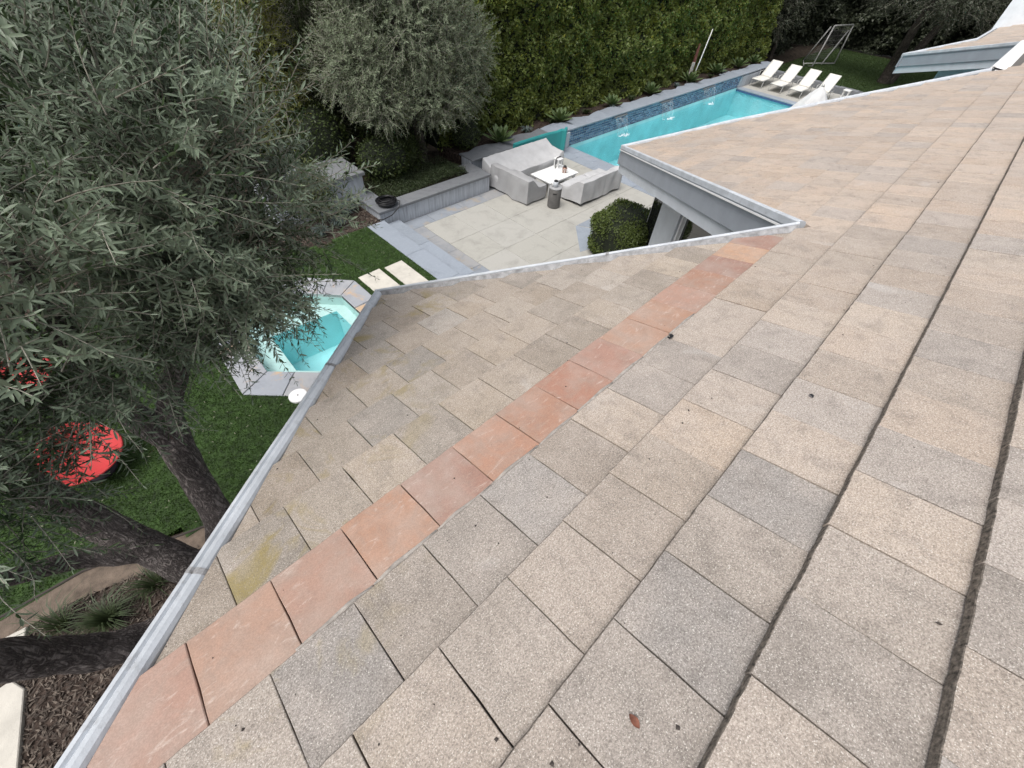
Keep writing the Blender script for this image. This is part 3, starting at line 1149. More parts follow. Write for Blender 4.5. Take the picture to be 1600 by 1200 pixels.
g2 = sweep("gutter", densify([OUT[1], OUT[2]], 0.5, 0.002, 2), GUT3, M['white_metal'], house, True)
g3 = sweep("gutter", densify([OUT[2], OUT[3]], 0.8, 0.001, 3), GUT2, M['white_metal'], house, True)
g4 = sweep("gutter", densify([OUT[3], OUT[4], OUT[5], OUT[6]], 0.8, 0.001, 4), GUT2, M['white_metal'], house, True)
VAL = [(-0.42, -0.02), (-0.10, -0.03), (-0.10, 0.02), (-0.09, 0.06), (-0.05, 0.085), (-0.01, 0.06), (0.0, 0.02), (0.0, 0.03), (-0.42, 0.03)]
sweep("valley_gutter", [(15.3, 0.55), (18.0, 0.55), (20.9, 0.55)], VAL, M['white'], house, True)
sweep("gutter", [OUT[7], OUT[8]], GUT2, M['white_metal'], house, True)
sweep("gutter", [OUT[8], OUT[9], OUT[10]], GUT2, M['white_metal'], house, True)
# joints in the metal along the near edges
for (ax_, ay_), prof_, mat_ in (((-0.56, 1.35), GUT, 'gutter_grime'), ((0.62, 2.53), GUT, 'gutter_grime'), ((3.35, 1.87), GUT3, 'gutter_grime')):
    d_ = 0.010
    ln_ = [(ax_ - d_, ay_ - d_), (ax_ + d_, ay_ + d_)] if prof_ is GUT else [(ax_ - d_, ay_ + d_), (ax_ + d_, ay_ - d_)]
    sweep("gutter_joint", ln_, [(u * 1.03, w + 0.004) for u, w in prof_], M[mat_], house, True)
FAS_U = [(-0.07, -0.042), (-0.008, -0.042), (-0.008, -0.062), (-0.030, -0.062), (-0.030, -0.36), (-0.10, -0.36), (-0.10, -0.042)]
FAS_L = [(-0.105, -0.34), (-0.075, -0.362), (-0.075, -0.56), (-0.14, -0.56), (-0.14, -0.34)]
for a_, b_ in ((0, 1), (1, 2), (2, 3), (7, 8)):
    sweep("fascia_board", [OUT[a_], OUT[b_]], FAS_U, M['grey_paint'], house, True)
    sweep("fascia_board", [OUT[a_], OUT[b_]], FAS_L, M['pale_paint'], house, True)
sweep("fascia_board", OUT[3:8], FAS_U, M['grey_paint'], house, True)
sweep("fascia_board", OUT[8:11], FAS_U, M['grey_paint'], house, True)
sweep("drip_edge", [OUT[2], OUT[3]], [(0.002, -0.055), (0.012, -0.055), (0.012, -0.075), (0.002, -0.075)], M['white'], house, True)
# soffit
MB().prism(inset(OUT_CCW, 0.16), -0.54, -0.50, 0, lambda x, y: zp(y)).build("soffit", M['soffit'], house)
# outer walls, set back under the eaves
W = inset(OUT_CCW, 0.93)
nw = len(W)
ww = MB()
for i in range(nw):
    a_, b_ = W[i], W[(i + 1) % nw]
    ww.add([(*a_, 0.0), (*b_, 0.0), (*b_, zp(b_[1]) - 0.52), (*a_, zp(a_[1]) - 0.52)], [(0, 1, 2, 3)])
ww.add([(W[0][0], RIDGE_Y, 0), (W[-1][0], RIDGE_Y, 0), (W[-1][0], -8.2, 0), (W[0][0], -8.2, 0)], [(0, 1, 2, 3)])
ww.build("wall", M['pale_paint'], house)
# window wall beside the round shrub: measured along the wall from the house corner under the eave tip
cor = np.array(W[OUT_CCW.index((9.25, 5.52))])
inn = np.array(W[OUT_CCW.index((4.57, 0.665))])
wd = (inn - cor) / np.linalg.norm(inn - cor)
wo = np.array([-wd[1], wd[0]])
if wo @ np.array([-1, 1]) < 0:
    wo = -wo


def wall_piece(name, s0, s1, z0, z1, o0, o1, mat, parent):
    P = [cor + wd * s0 + wo * o0, cor + wd * s1 + wo * o0, cor + wd * s1 + wo * o1, cor + wd * s0 + wo * o1]
    P = [tuple(p) for p in P]
    if area(P) < 0:
        P = P[::-1]
    return MB().prism(P, z0, z1).build(name, mat, parent)


for s0, s1 in ((0.05, 0.78), (2.02, 3.70), (3.80, 5.4)):
    w_ = wall_piece("window", s0 - 0.04, s1 + 0.04, 0.05, 2.62, 0.01, 0.05, M['white'], house)
    wall_piece("pane", s0, s1, 0.12, 2.55, 0.035, 0.058, M['glass'], w_)
wall_piece("pilaster", 0.84, 1.90, 0.0, 3.0, 0.0, 0.16, M['pale_paint'], house)
for s in (1.92, 1.96):
    wall_piece("window_frame", s, s + 0.025, 0.0, 2.9, 0.0, 0.12, M['white'], house)
# tall white wall of the upper storey at the far end of the roof
MB().box(29.95, 33.5, -2.6, 1.92, 3.0, 8.2).build("upper_wall", M['white_stucco'], house)

# ------- small litter on the roof
def on_roof(x, y, dz=0.004):
    k = math.ceil((y + 0.086) / EXPO)
    return CAM_H - (1.58 + STEP * k) - TILE_T * y + dz


def dry_leaf(x, y, a_, l_, label, mat='dry_leaf'):
    r = np.random.default_rng(int(abs(x * 991 + y * 77)))
    u = np.array([math.cos(a_), math.sin(a_)])
    v = np.array([-u[1], u[0]])
    V, F = [], []
    for i in range(7):
        t = i / 6
        wv = 0.27 * l_ * math.sin(math.pi * min(1, t * 0.96 + 0.02)) + 0.001
        for s in (-1, 0, 1):
            p = np.array([x, y]) + u * (t - 0.5) * l_ + v * s * wv
            V.append((p[0], p[1], on_roof(p[0], p[1], 0.004 + abs(s) * 0.004 + 0.006 * math.sin(3 * t) + r.uniform(0, .002))))
    for i in range(6):
        for s in range(2):
            q = i * 3 + s
            F.append((q, q + 3, q + 4, q + 1))
    o_ = link_mesh("dry_leaf", V, F, M[mat], None, True)
    tag(o_, label, "leaf", "litter on the roof tiles")


dry_leaf(0.341, -0.284, 1.35, 0.038, "small brown dry leaf lying on a grey roof tile near the bottom")
dry_leaf(2.238, 0.628, 0.3, 0.060, "dark curled leaf at a tile joint just above the red course", 'black')
dry_leaf(2.056, -0.186, 0.9, 0.028, "dark speck of leaf in a course joint right of the red tiles", 'black')
dry_leaf(0.187, 0.663, 0.8, 0.030, "dark scrap of leaf on the mortar beside the red tiles", 'black')

# ================================================================== WALLS, PLANTERS
pw = thing("planter_wall", "low grey stucco planter wall with stone cap around the far olive tree", "wall", (7.0, 9.8, 0.0))
for a_ in ((5.06, 8.93, 9.62, 9.98, 0.0), (5.08, 5.46, 9.981, 11.0, 0.0), (8.52, 8.93, 9.981, 10.56, 0.0)):
    MB().box(a_[0], a_[1], a_[2], a_[3], a_[4] - 0.2, 0.43).build("wall_face", M['stucco'], pw)
xx = [5.02, 5.95, 7.05, 8.05, 8.97]
for a_, b_ in zip(xx[:-1], xx[1:]):
    MB().box(a_ + 0.002, b_ - 0.002, 9.575, 10.03, 0.43, 0.50, 0.008).build("cap_stone", M['cap'], pw)
for x0_, x1_, y0_, y1_ in ((5.02, 5.51, 10.034, 11.05), (8.48, 8.97, 10.034, 10.62)):
    MB().box(x0_, x1_, y0_, y1_, 0.43, 0.50, 0.008).build("cap_stone", M['cap'], pw)
struct(link_mesh("planter_soil", [(5.46, 9.98, 0.41), (8.52, 9.98, 0.41), (8.52, 14.5, 0.41), (5.46, 14.5, 0.41)], [(0, 1, 2, 3)], M['soil']))

bw = thing("block_wall", "tall grey stucco block wall with stone cap at the end of the lawn", "wall", (4.4, 11.0, LAWN_Z))
MB().box(2.9, 5.30, 10.66, 11.75, 0.2, 1.02).build("wall_face", M['stucco'], bw)
MB().box(2.85, 4.1, 10.60, 11.81, 1.02, 1.10, 0.008).build("cap_stone", M['cap'], bw)
MB().box(4.104, 5.36, 10.60, 11.81, 1.02, 1.10, 0.008).build("cap_stone", M['cap'], bw)

# retaining wall behind the sofa, on along the pool, with its capping and glazed tiles
rw = thing("pool_wall", "long low retaining wall with grey stone cap and blue glazed tiles along the pool", "wall", (20.0, 10.7, 0.0))
MB().box(8.98, 29.2, 10.56, 11.0, -1.3, 0.56).build("wall_face", M['stucco'], rw)
r_ = np.random.default_rng(21)
x_ = 8.975
while x_ < 32.0:
    w_ = r_.uniform(1.0, 1.35)
    e0, e1, e2 = (11.02 + r_.uniform(0.0, 0.28) for _ in range(3))
    MB().prism([(x_ + 0.003, 10.45), (x_ + w_ - 0.003, 10.45), (x_ + w_ - 0.003, e0), (x_ + w_ * 0.6, e1), (x_ + w_ * 0.25, e2), (x_ + 0.003, e0 * 0.5 + e2 * 0.5)], 0.56, 0.61, 0.01).build("cap_stone", M['cap'] if x_ < 12.5 else M['bluestone_plain'], rw)
    x_ += w_
MB().box(13.74, 28.25, 10.528, 10.559, -0.35, 0.558).build("grout_bed", M['grout'], rw)
tv, tf, tr_ = [], [], []
zrow, row = -0.20, 0
while zrow < 0.49:
    hgt = 0.05 if row < 6 else 0.085
    wid = 0.12 if row < 6 else 0.27
    x_ = 13.75 - (row % 2) * wid / 2
    while x_ < 28.2:
        a_, b_ = max(13.75, x_ + 0.012), min(28.24, x_ + wid - 0.012)
        if b_ - a_ > 0.03:
            o_ = len(tv)
            y_ = 10.516 + r_.uniform(-0.002, 0.002)
            tv += [(a_, y_, zrow + 0.009), (b_, y_, zrow + 0.009), (b_, y_, zrow + hgt - 0.009), (a_, y_, zrow + hgt - 0.009),
                   (a_, 10.53, zrow + 0.007), (b_, 10.53, zrow + 0.007), (b_, 10.53, zrow + hgt - 0.007), (a_, 10.53, zrow + hgt - 0.007)]
            tf += [(o_, o_ + 1, o_ + 2, o_ + 3), (o_ + 4, o_ + 5, o_ + 1, o_), (o_ + 5, o_ + 6, o_ + 2, o_ + 1), (o_ + 6, o_ + 7, o_ + 3, o_ + 2), (o_ + 7, o_ + 4, o_, o_ + 3)]
            tr_ += [r_.uniform(0, 1)] * 8
        x_ += wid
    zrow += hgt
    row += 1
o_ = link_np("glazed_tile", np.array(tv), [np.array(tf)], M['blue_tile'], rw, False, {"rnd": ('FLOAT', tr_)})
stuff(o_)
# end cheek of the pool wall by the loungers
MB().prism([(28.25, 10.45), (30.6, 10.45), (32.2, 11.3), (28.25, 11.3)], -0.1, 0.50).build("end_block", M['stucco'], rw)
MB().box(13.41, 13.70, 10.40, 10.56, 0.0, 0.528).build("end_post", M['stucco'], rw)

# waterfalls
for k, (xa, xb_, which) in enumerate(((16.55, 17.35, "nearest the covered sofas"), (20.0, 20.95, "in the middle of the wall"), (23.85, 25.0, "nearest the white loungers"))):
    wf = thing("waterfall", "thin sheet of water falling from the blue tiled wall, " + which, "waterfall", ((xa + xb_) / 2, 10.3, -0.1), "waterfalls along the pool wall")
    V, F = [], []
    nx_, nz_ = 14, 10
    for i in range(nx_ + 1):
        for j in range(nz_ + 1):
            t = j / nz_
            u = i / nx_
            y_ = 10.44 - 0.30 * t - 0.02 * math.sin(9 * u + 2 * t) * t
            z_ = 0.50 - 0.60 * t * t - 0.0 * t
            V.append((xa + (xb_ - xa) * (0.5 + (u - 0.5) * (1 - 0.10 * t)), y_, z_))
    for i in range(nx_):
        for j in range(nz_):
            q = i * (nz_ + 1) + j
            F.append((q, q + nz_ + 1, q + nz_ + 2, q + 1))
    link_mesh("water_sheet", V, F, M['fall'], wf, True)
    MB().box(xa - 0.03, xb_ + 0.03, 10.40, 10.53, 0.505, 0.527).build("spout", M['cap'], wf)
    for e_ in (xa + 0.03, xb_ - 0.05):
        MB().tube([(e_, 10.43, 0.49), (e_ + 0.01, 10.34, 0.38), (e_, 10.26, 0.18), (e_ + 0.02, 10.16, -0.1)], [0.012, 0.016, 0.02, 0.03], 6).build("water_edge", M['fall'], wf, True)
    fm = MB()
    for q in range(34):
        fx, fy = r_.normal((xa + xb_) / 2, 0.16), r_.normal(10.05, 0.06)
        s_ = r_.uniform(0.015, 0.05)
        fm.lathe(fx, fy, [(s_, -0.10), (s_ * 0.8, -0.10 + s_ * 0.5), (s_ * 0.2, -0.10 + s_ * 0.75)], 6)
    stuff(fm.build("splash", M['foam'], wf, True))

# ================================================================== LEAF MACHINERY
def unit(a):
    return a / (np.linalg.norm(a, axis=-1, keepdims=True) + 1e-9)


def leaves8(B, D, N, L, Wd, curl=0.12):
    """folded lance-shaped leaf, eight triangles"""
    D = unit(D)
    S = unit(np.cross(D, N))
    N = np.cross(S, D)
    L = L[:, None]
    Wd = Wd[:, None]
    c = curl * L
    p = [B,
         B + D * 0.32 * L + S * 0.43 * Wd + N * 0.10 * Wd,
         B + D * 0.68 * L + S * 0.45 * Wd + N * 0.10 * Wd - N * c * 0.35,
         B + D * L - N * c,
         B + D * 0.68 * L - S * 0.45 * Wd + N * 0.10 * Wd - N * c * 0.35,
         B + D * 0.32 * L - S * 0.43 * Wd + N * 0.10 * Wd,
         B + D * 0.32 * L - N * 0.06 * Wd,
         B + D * 0.68 * L - N * c * 0.35 - N * 0.06 * Wd]
    V = np.stack(p, 1).reshape(-1, 3)
    o = (np.arange(len(B)) * 8)[:, None]
    tri = np.concatenate([o + np.array([[0, 6, 1]]), o + np.array([[0, 5, 6]]), o + np.array([[2, 7, 3]]), o + np.array([[7, 4, 3]])])
    quad = np.concatenate([o + np.array([[1, 6, 7, 2]]), o + np.array([[6, 5, 4, 7]])])
    return V, tri, quad, 8


def leaves2(B, D, N, L, Wd):
    D = unit(D)
    S = unit(np.cross(D, N))
    N = np.cross(S, D)
    L = L[:, None]
    Wd = Wd[:, None]
    V = np.stack([B, B + D * 0.5 * L - S * 0.5 * Wd + N * 0.12 * Wd, B + D * L, B + D * 0.5 * L + S * 0.5 * Wd + N * 0.12 * Wd], 1).reshape(-1, 3)
    q = (np.arange(len(B)) * 4)[:, None] + np.array([[0, 1, 2, 3]])
    return V, None, q, 4


def shoots(S, D, L, spacing, leaf_l, leaf_w, seed, droop=0.25, bend=0.25, ang=(0.7, 1.15)):
    """shoots with opposite leaf pairs; returns leaf arrays and twig polylines"""
    r = np.random.default_rng(seed)
    m = len(S)
    D = unit(D)
    bv = r.normal(0, bend, (m, 3))
    rv = r.normal(size=(m, 3))
    nmax = int(L.max() / spacing)
    LB, LD, LN, LL, LW = [], [], [], [], []
    for j in range(1, nmax + 1):
        s = j * spacing
        k = s < L
        if not k.any():
            break
        sj = np.full((k.sum(), 1), s)
        P = S[k] + D[k] * sj + bv[k] * sj ** 2
        P[:, 2] -= droop * (sj[:, 0] ** 2)
        T = D[k] + 2 * bv[k] * sj
        T[:, 2] -= 2 * droop * sj[:, 0]
        T = unit(T)
        A = unit(np.cross(T, rv[k]))
        if j % 2:
            A = np.cross(T, A)
        t = (s / L[k])
        for sg in (-1, 1):
            an = r.uniform(*ang, k.sum())[:, None]
            d = T * np.cos(an) + sg * A * np.sin(an) + r.normal(0, 0.22, (k.sum(), 3))
            nn = unit(T + r.normal(0, 0.25, T.shape) + np.array([0, 0, 0.35]))
            keep = r.uniform(size=k.sum()) > 0.10
            size = leaf_l * (1.0 - 0.45 * np.clip((t - 0.75) / 0.25, 0, 1)) * r.uniform(0.72, 1.2, k.sum())
            LB.append(P[keep]); LD.append(d[keep]); LN.append(nn[keep]); LL.append(size[keep]); LW.append(size[keep] * leaf_w / leaf_l * r.uniform(0.85, 1.15, keep.sum()))
    # terminal leaves
    e = L[:, None]
    P = S + D * e + bv * e ** 2
    P[:, 2] -= droop * L ** 2
    LB.append(P); LD.append(D + bv * e + r.normal(0, .15, D.shape)); LN.append(r.normal(size=D.shape)); LL.append(np.full(m, leaf_l * 0.6)); LW.append(np.full(m, leaf_w * 0.6))
    # twigs
    ts = np.linspace(0, 1, 5)
    TW = np.stack([S + D * e * q + bv * (e * q) ** 2 + np.stack([np.zeros(m), np.zeros(m), -droop * (L * q) ** 2], 1) for q in ts], 1)
    return [np.concatenate(a_) for a_ in (LB, LD, LN, LL, LW)], TW


def twig_mesh(TW, r0, r1):
    """three-sided tubes for polylines TW (m,k,3)"""
    m, k, _ = TW.shape
    T = unit(TW[:, -1] - TW[:, 0])
    A = unit(np.cross(T, np.array([0.31, 0.52, 0.79])))
    B = np.cross(T, A)
    V = []
    for i in range(k):
        rr = r0 + (r1 - r0) * i / (k - 1)
        for q in range(3):
            a_ = 2.094 * q
            V.append(TW[:, i] + rr * (math.cos(a_) * A + math.sin(a_) * B))
    V = np.stack(V, 1).reshape(-1, 3)
    o = (np.arange(m) * k * 3)[:, None]
    F = []
    for i in range(k - 1):
        for q in range(3):
            p = (q + 1) % 3
            F.append(o + np.array([[i * 3 + q, i * 3 + p, (i + 1) * 3 + p, (i + 1) * 3 + q]]))
    return V, np.concatenate(F)


def foliage(name, leaf_arrays, mat, parent, fine=False, seed=0, kind=None):
    B, D, N, L, Wd = leaf_arrays
    V, tri, quad, per = (leaves8 if fine else leaves2)(B, D, N, L, Wd)
    rn = np.repeat(np.random.default_rng(seed).uniform(0, 1, len(B)), per)
    fs = [quad] if tri is None else [tri, quad]
    o = link_np(name, V, fs, mat, parent, fine, {"rnd": ('FLOAT', rn)})
    return o


def blob_points(blobs, count, seed, lo=0.6, hi=1.0, weights=None):
    r = np.random.default_rng(seed)
    vol = np.array([b[1][0] * b[1][1] * b[1][2] for b in blobs]) ** (2 / 3.0)
    w = vol / vol.sum() if weights is None else np.array(weights) / np.sum(weights)
    which = r.choice(len(blobs), count, p=w)
    C = np.array([b[0] for b in blobs])[which]
    Rr = np.array([b[1] for b in blobs])[which]
    u = unit(r.normal(size=(count, 3)))
    f = (r.uniform(lo ** 2, hi ** 2, count) ** 0.5)[:, None]
    return C + u * Rr * f, u, which


# ================================================================== NEAR OLIVE TREE
olive = thing("olive_tree", "large grey-green olive tree beside the roof edge, filling the left side", "tree", (-0.95, 3.0, LAWN_Z - 0.03))
tw_ = Wob(3, 9.0)


def stem(pts, rads, name, parent, seg=18, sub=7, mat=None, amp=0.10):
    P = np.array(pts, float)
    n_ = len(P)
    out, rr = [], []
    for i in range(n_ - 1):
        p0, p1, p2, p3 = P[max(i - 1, 0)], P[i], P[i + 1], P[min(i + 2, n_ - 1)]
        for q in range(sub):
            t = q / sub
            out.append(0.5 * ((2 * p1) + (-p0 + p2) * t + (2 * p0 - 5 * p1 + 4 * p2 - p3) * t * t + (-p0 + 3 * p1 - 3 * p2 + p3) * t ** 3))
            rr.append(rads[i] + (rads[i + 1] - rads[i]) * t)
    out.append(P[-1])
    rr.append(rads[-1])
    m_ = MB().tube(out, rr, seg)
    V = np.array(m_.v)
    C = np.repeat(np.array(out), seg, axis=0)
    rel = V - C
    V = C + rel * (1 + amp * tw_(V * 1.0) + 0.5 * amp * tw_(V * 3.1))[:, None]
    return link_mesh(name, V.tolist(), m_.f, mat or M['bark'], parent, True), out


Q0 = (-1.25, 3.15, 0.22)
trunk, _ = stem([Q0, (-1.12, 3.42, 0.50), (-0.90, 3.72, 0.95), (-0.80, 3.95, 1.6), (-0.72, 4.02, 2.1)], [0.24, 0.19, 0.155, 0.15, 0.155], "trunk", olive)
_, s1a = stem([(-0.74, 4.0, 1.95), (-0.55, 4.01, 2.5), (-0.22, 3.70, 3.2), (0.05, 3.52, 3.85), (0.25, 3.5, 4.6)], [0.135, 0.115, 0.085, 0.06, 0.035], "limb", olive)
_, s1b = stem([(-0.72, 4.02, 2.0), (-0.80, 4.04, 2.7), (-0.75, 3.85, 3.3), (-0.6, 3.8, 4.1), (-0.5, 3.8, 5.2)], [0.13, 0.115, 0.095, 0.07, 0.03], "limb", olive)
_, s2 = stem([Q0, (-1.32, 3.32, 0.60), (-1.40, 3.44, 0.95), (-1.53, 3.68, 1.7), (-1.56, 3.70, 2.4), (-1.44, 3.42, 3.2), (-1.2, 3.1, 4.2), (-1.0, 3.0, 5.0)], [0.23, 0.20, 0.175, 0.15, 0.125, 0.10, 0.06, 0.03], "trunk", olive)
_, s2b = stem([(-1.47, 3.55, 1.25), (-1.62, 3.54, 1.5), (-1.84, 3.51, 1.85), (-2.05, 3.33, 2.3), (-2.3, 3.2, 3.0), (-2.4, 3.3, 4.0)], [0.10, 0.10, 0.085, 0.075, 0.06, 0.03], "limb", olive)
_, s3 = stem([Q0, (-1.70, 3.10, 0.50), (-2.06, 3.02, 0.88), (-2.20, 2.90, 1.6), (-2.19, 2.74, 2.2), (-2.07, 2.45, 3.2), (-1.8, 2.6, 4.2)], [0.22, 0.185, 0.165, 0.150, 0.14, 0.10, 0.05], "trunk", olive)

BLOBS = [((-0.50, 3.85, 5.0), (1.45, 1.65, 1.5)), ((0.55, 3.50, 4.50), (0.88, 0.9, 0.98)), ((-0.75, 2.80, 4.75), (0.62, 0.70, 0.68)),
         ((-1.65, 3.40, 4.6), (1.1, 1.2, 1.0)), ((0.40, 3.2, 4.12), (0.64, 0.6, 0.42)), ((-0.40, 3.2, 3.95), (0.6, 0.6, 0.40)), ((-1.12, 2.62, 4.25), (0.40, 0.40, 0.42)), ((-0.75, 3.0, 4.0), (0.45, 0.45, 0.34)), ((-1.25, 2.5, 3.85), (0.34, 0.34, 0.40))]
NSH = 8600
S_, U_, _w = blob_points(BLOBS, NSH, 17, 0.45, 1.0, [1.5, 2.2, 0.5, 1.0, 0.50, 0.24, 0.22, 0.30, 0.18])
rr_ = np.random.default_rng(18)
D_ = U_ * 0.75 + np.array([0, 0, 0.45]) + rr_.normal(0, 0.42, (NSH, 3))
low = S_[:, 2] < 4.25
D_[low, 2] -= 0.55
L_ = rr_.uniform(0.18, 0.50, NSH)
E_ = S_ + unit(D_) * L_[:, None]
ok = ((E_[:, 1] - E_[:, 0] > 2.15) | (E_[:, 2] > zp(E_[:, 1]) + 0.45)) & ((S_[:, 1] - S_[:, 0] > 2.1) | (S_[:, 2] > zp(S_[:, 1]) + 0.5)) & (np.linalg.norm(E_ - np.array([0, 0, CAM_H]), axis=1) > 1.75)
# thin out where the photo looks through to the chair and the trunks
ok &= ~((E_[:, 2] < 3.75) & (rr_.uniform(size=NSH) < 0.4))
# keep the crown open in drifts, so that light and dark clumps form
cw = Wob(77, 4.2)
ok &= (cw(S_) + rr_.normal(0, 0.2, NSH)) > -0.30
S_, D_, L_ = S_[ok], D_[ok], L_[ok]
arr, TW = shoots(S_, D_, L_, 0.026, 0.063, 0.0128, 19, 0.22, 0.35)
dist = np.linalg.norm(arr[0] - np.array([0, 0, CAM_H]), axis=1)
near = dist < 3.7
foliage("crown", [a_[near] for a_ in arr], M['olive'], olive, True, 1)
foliage("crown", [a_[~near] for a_ in arr], M['olive'], olive, False, 2)
tv_, tf_ = twig_mesh(TW, 0.0038, 0.0016)
link_np("twigs", tv_, [tf_], M['twig'], olive)
# branches from the limbs out to the shoots
ends = [np.array(s1a), np.array(s1b), np.array(s2)[20:], np.array(s2b)[14:], np.array(s3)[20:]]
allp = np.concatenate(ends)
pick = rr_.choice(len(S_), 330, replace=False)
BT = []
for p in S_[pick]:
    c = allp[allp[:, 2] < p[2] + 0.1]
    c = c if len(c) else allp
    q = c[np.argmin(np.linalg.norm(c - p, axis=1) + rr_.uniform(0, 0.4, len(c)))]
    mid = (p + q) / 2 + rr_.normal(0, 0.10, 3) + np.array([0, 0, -0.04])
    ts = np.linspace(0, 1, 5)[:, None]
    BT.append((1 - ts) ** 2 * q + 2 * ts * (1 - ts) * mid + ts ** 2 * p)
bv_, bf_ = twig_mesh(np.array(BT), 0.014, 0.004)
link_np("branches", bv_, [bf_], M['twig'], olive, True)

# ================================================================== FAR OLIVE TREE IN THE PLANTER
def far_tree(name, label, base, blobs, nsh, lmin, lmax, spacing, ll, lw, mat, seed, stems, bark, droop=0.3, lift=0.35, lo=0.5, group=None):
    t = thing(name, label, "tree", base, group)
    for k, (pts, rads) in enumerate(stems):
        stem(pts, rads, "trunk" if k == 0 else "limb", t, 12, 5, bark)
    S, U, _ = blob_points(blobs, nsh, seed, lo, 1.0)
    r = np.random.default_rng(seed + 1)
    D = U * 0.8 + np.array([0, 0, lift]) + r.normal(0, 0.4, (nsh, 3))
    L = r.uniform(lmin, lmax, nsh)
    w = Wob(seed + 5, 2.6)
    k = (w(S) + r.normal(0, 0.25, nsh)) > -0.5
    S, D, L = S[k], D[k], L[k]
    arr, TW = shoots(S, D, L, spacing, ll, lw, seed + 2, droop, 0.3)
    foliage("crown", arr, mat, t, False, seed)
    v, f = twig_mesh(TW, 0.006, 0.003)
    link_np("twigs", v, [f], M['twig'], t)
    return t


far_tree("olive_tree", "round olive tree in the raised planter left of the hedge", (7.9, 11.6, 0.41),
         [((7.7, 11.8, 3.9), (2.0, 1.7, 1.75)), ((6.2, 11.7, 3.1), (1.0, 1.1, 1.0)), ((9.2, 11.5, 3.2), (1.05, 1.0, 1.15)), ((8.0, 10.9, 2.4), (1.05, 0.8, 0.75)), ((6.3, 11.0, 2.5), (0.65, 0.7, 0.6)), ((9.3, 11.2, 2.3), (0.6, 0.6, 0.65)), ((7.6, 12, 5.2), (1.6, 1.4, 1.3))],
         11500, 0.20, 0.46, 0.045, 0.080, 0.022, M['olive_far'], 31,
         [([(7.95, 11.6, 0.38), (7.9, 11.6, 1.0), (7.8, 11.7, 1.8), (7.6, 11.8, 3.2), (7.5, 11.8, 4.6)], [0.16, 0.13, 0.12, 0.09, 0.03]),
          ([(7.85, 11.63, 1.3), (7.4, 11.5, 2.2), (6.6, 11.6, 3.2)], [0.09, 0.07, 0.03]), ([(7.85, 11.63, 1.4), (8.4, 11.4, 2.2), (9.0, 11.4, 3.1)], [0.09, 0.07, 0.03])], M['bark2'], 0.35, 0.22, 0.35)

# ================================================================== HEDGE ALONG THE POOL
def hedge_mass(name, label, cat, x0, x1, yf, z0, z1, thick, count, ll, lw, mat, seed, parent=None, axis='x', bump_amp=0.30):
    """clipped hedge: bumpy inner mass with sprigs of real leaves over its face and top"""
    t = thing(name, label, cat, ((x0 + x1) / 2, yf + thick / 2, z0) if axis == 'x' else (yf + thick / 2, (x0 + x1) / 2, z0))
    w1, w2, w3 = Wob(seed, 1.9), Wob(seed + 1, 6.5), Wob(seed + 9, 14.0)

    def face(u, z):
        P = np.stack([u, np.zeros_like(u), z], 1)
        return bump_amp * w1(P) + 0.55 * bump_amp * w2(P) + 0.3 * bump_amp * w3(P)

    nu, nz = int((x1 - x0) / 0.25), int((z1 - z0) / 0.25)
    U, Z = np.meshgrid(np.linspace(x0, x1, nu), np.linspace(z0, z1, nz), indexing='ij')
    d = face(U.ravel(), Z.ravel())
    front = np.stack([U.ravel(), yf + 0.20 - d, Z.ravel()], 1)
    back = np.stack([U.ravel(), np.full(U.size, yf + thick), Z.ravel()], 1)
    V = np.concatenate([front, back])
    F = []
    for i in range(nu - 1):
        for j in range(nz - 1):
            F.append((i * nz + j, (i + 1) * nz + j, (i + 1) * nz + j + 1, i * nz + j + 1))
    o_ = nu * nz
    for i in range(nu - 1):
        a0, a1 = i * nz + nz - 1, (i + 1) * nz + nz - 1
        F.append((a0, a1, a1 + o_, a0 + o_))
    for j in range(nz - 1):
        for i in (0, nu - 1):
            a0, a1 = i * nz + j, i * nz + j + 1
            F.append((a0, a1, a1 + o_, a0 + o_))
    r = np.random.default_rng(seed + 2)
    u = r.uniform(x0, x1, count)
    z = r.uniform(z0, z1, count)
    B = np.stack([u, yf - face(u, z) + r.uniform(-0.05, 0.26, count) ** 1.0, z], 1)
    D = np.stack([r.normal(0, 0.6, count), -r.uniform(0.1, 1.0, count), r.normal(0.15, 0.6, count)], 1)
    N = np.stack([r.normal(0, 0.5, count), -np.full(count, 0.5), np.full(count, 0.7)], 1) + r.normal(0, 0.35, (count, 3))
    nt_ = count // 8
    ut = r.uniform(x0, x1, nt_)
    yt = r.uniform(yf, yf + thick, nt_)
    B = np.concatenate([B, np.stack([ut, yt, z1 + r.uniform(-0.05, 0.2, nt_)], 1)])
    D = np.concatenate([D, r.normal(0, 0.6, (nt_, 3)) + np.array([0, 0, 0.6])])
    N = np.concatenate([N, r.normal(0, 0.5, (nt_, 3)) + np.array([0, -0.3, 0.8])])
    # leaves stand in sprigs of five
    k = r.normal(0, 0.028, (len(B), 5, 3)) + B[:, None, :]
    B = k.reshape(-1, 3)
    D = np.repeat(D, 5, 0) + r.normal(0, 0.55, (len(B), 3))
    N = np.repeat(N, 5, 0) + r.normal(0, 0.25, (len(B), 3))
    L = ll * r.uniform(0.65, 1.25, len(B))
    if axis == 'y':
        sw = lambda A: A[:, [1, 0, 2]]
        V, B, D, N = sw(V), sw(B), sw(D), sw(N)
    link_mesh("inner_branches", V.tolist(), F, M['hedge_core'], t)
    foliage("foliage", [B, D, N, L, L * lw / ll], mat, t, False, seed)
    return t


hedge_mass("hedge", "tall clipped green hedge rising behind the pool wall", "hedge", 8.9, 33.5, 11.95, 0.45, 5.4, 1.4, 34000, 0.105, 0.052, M['hedge'], 51)
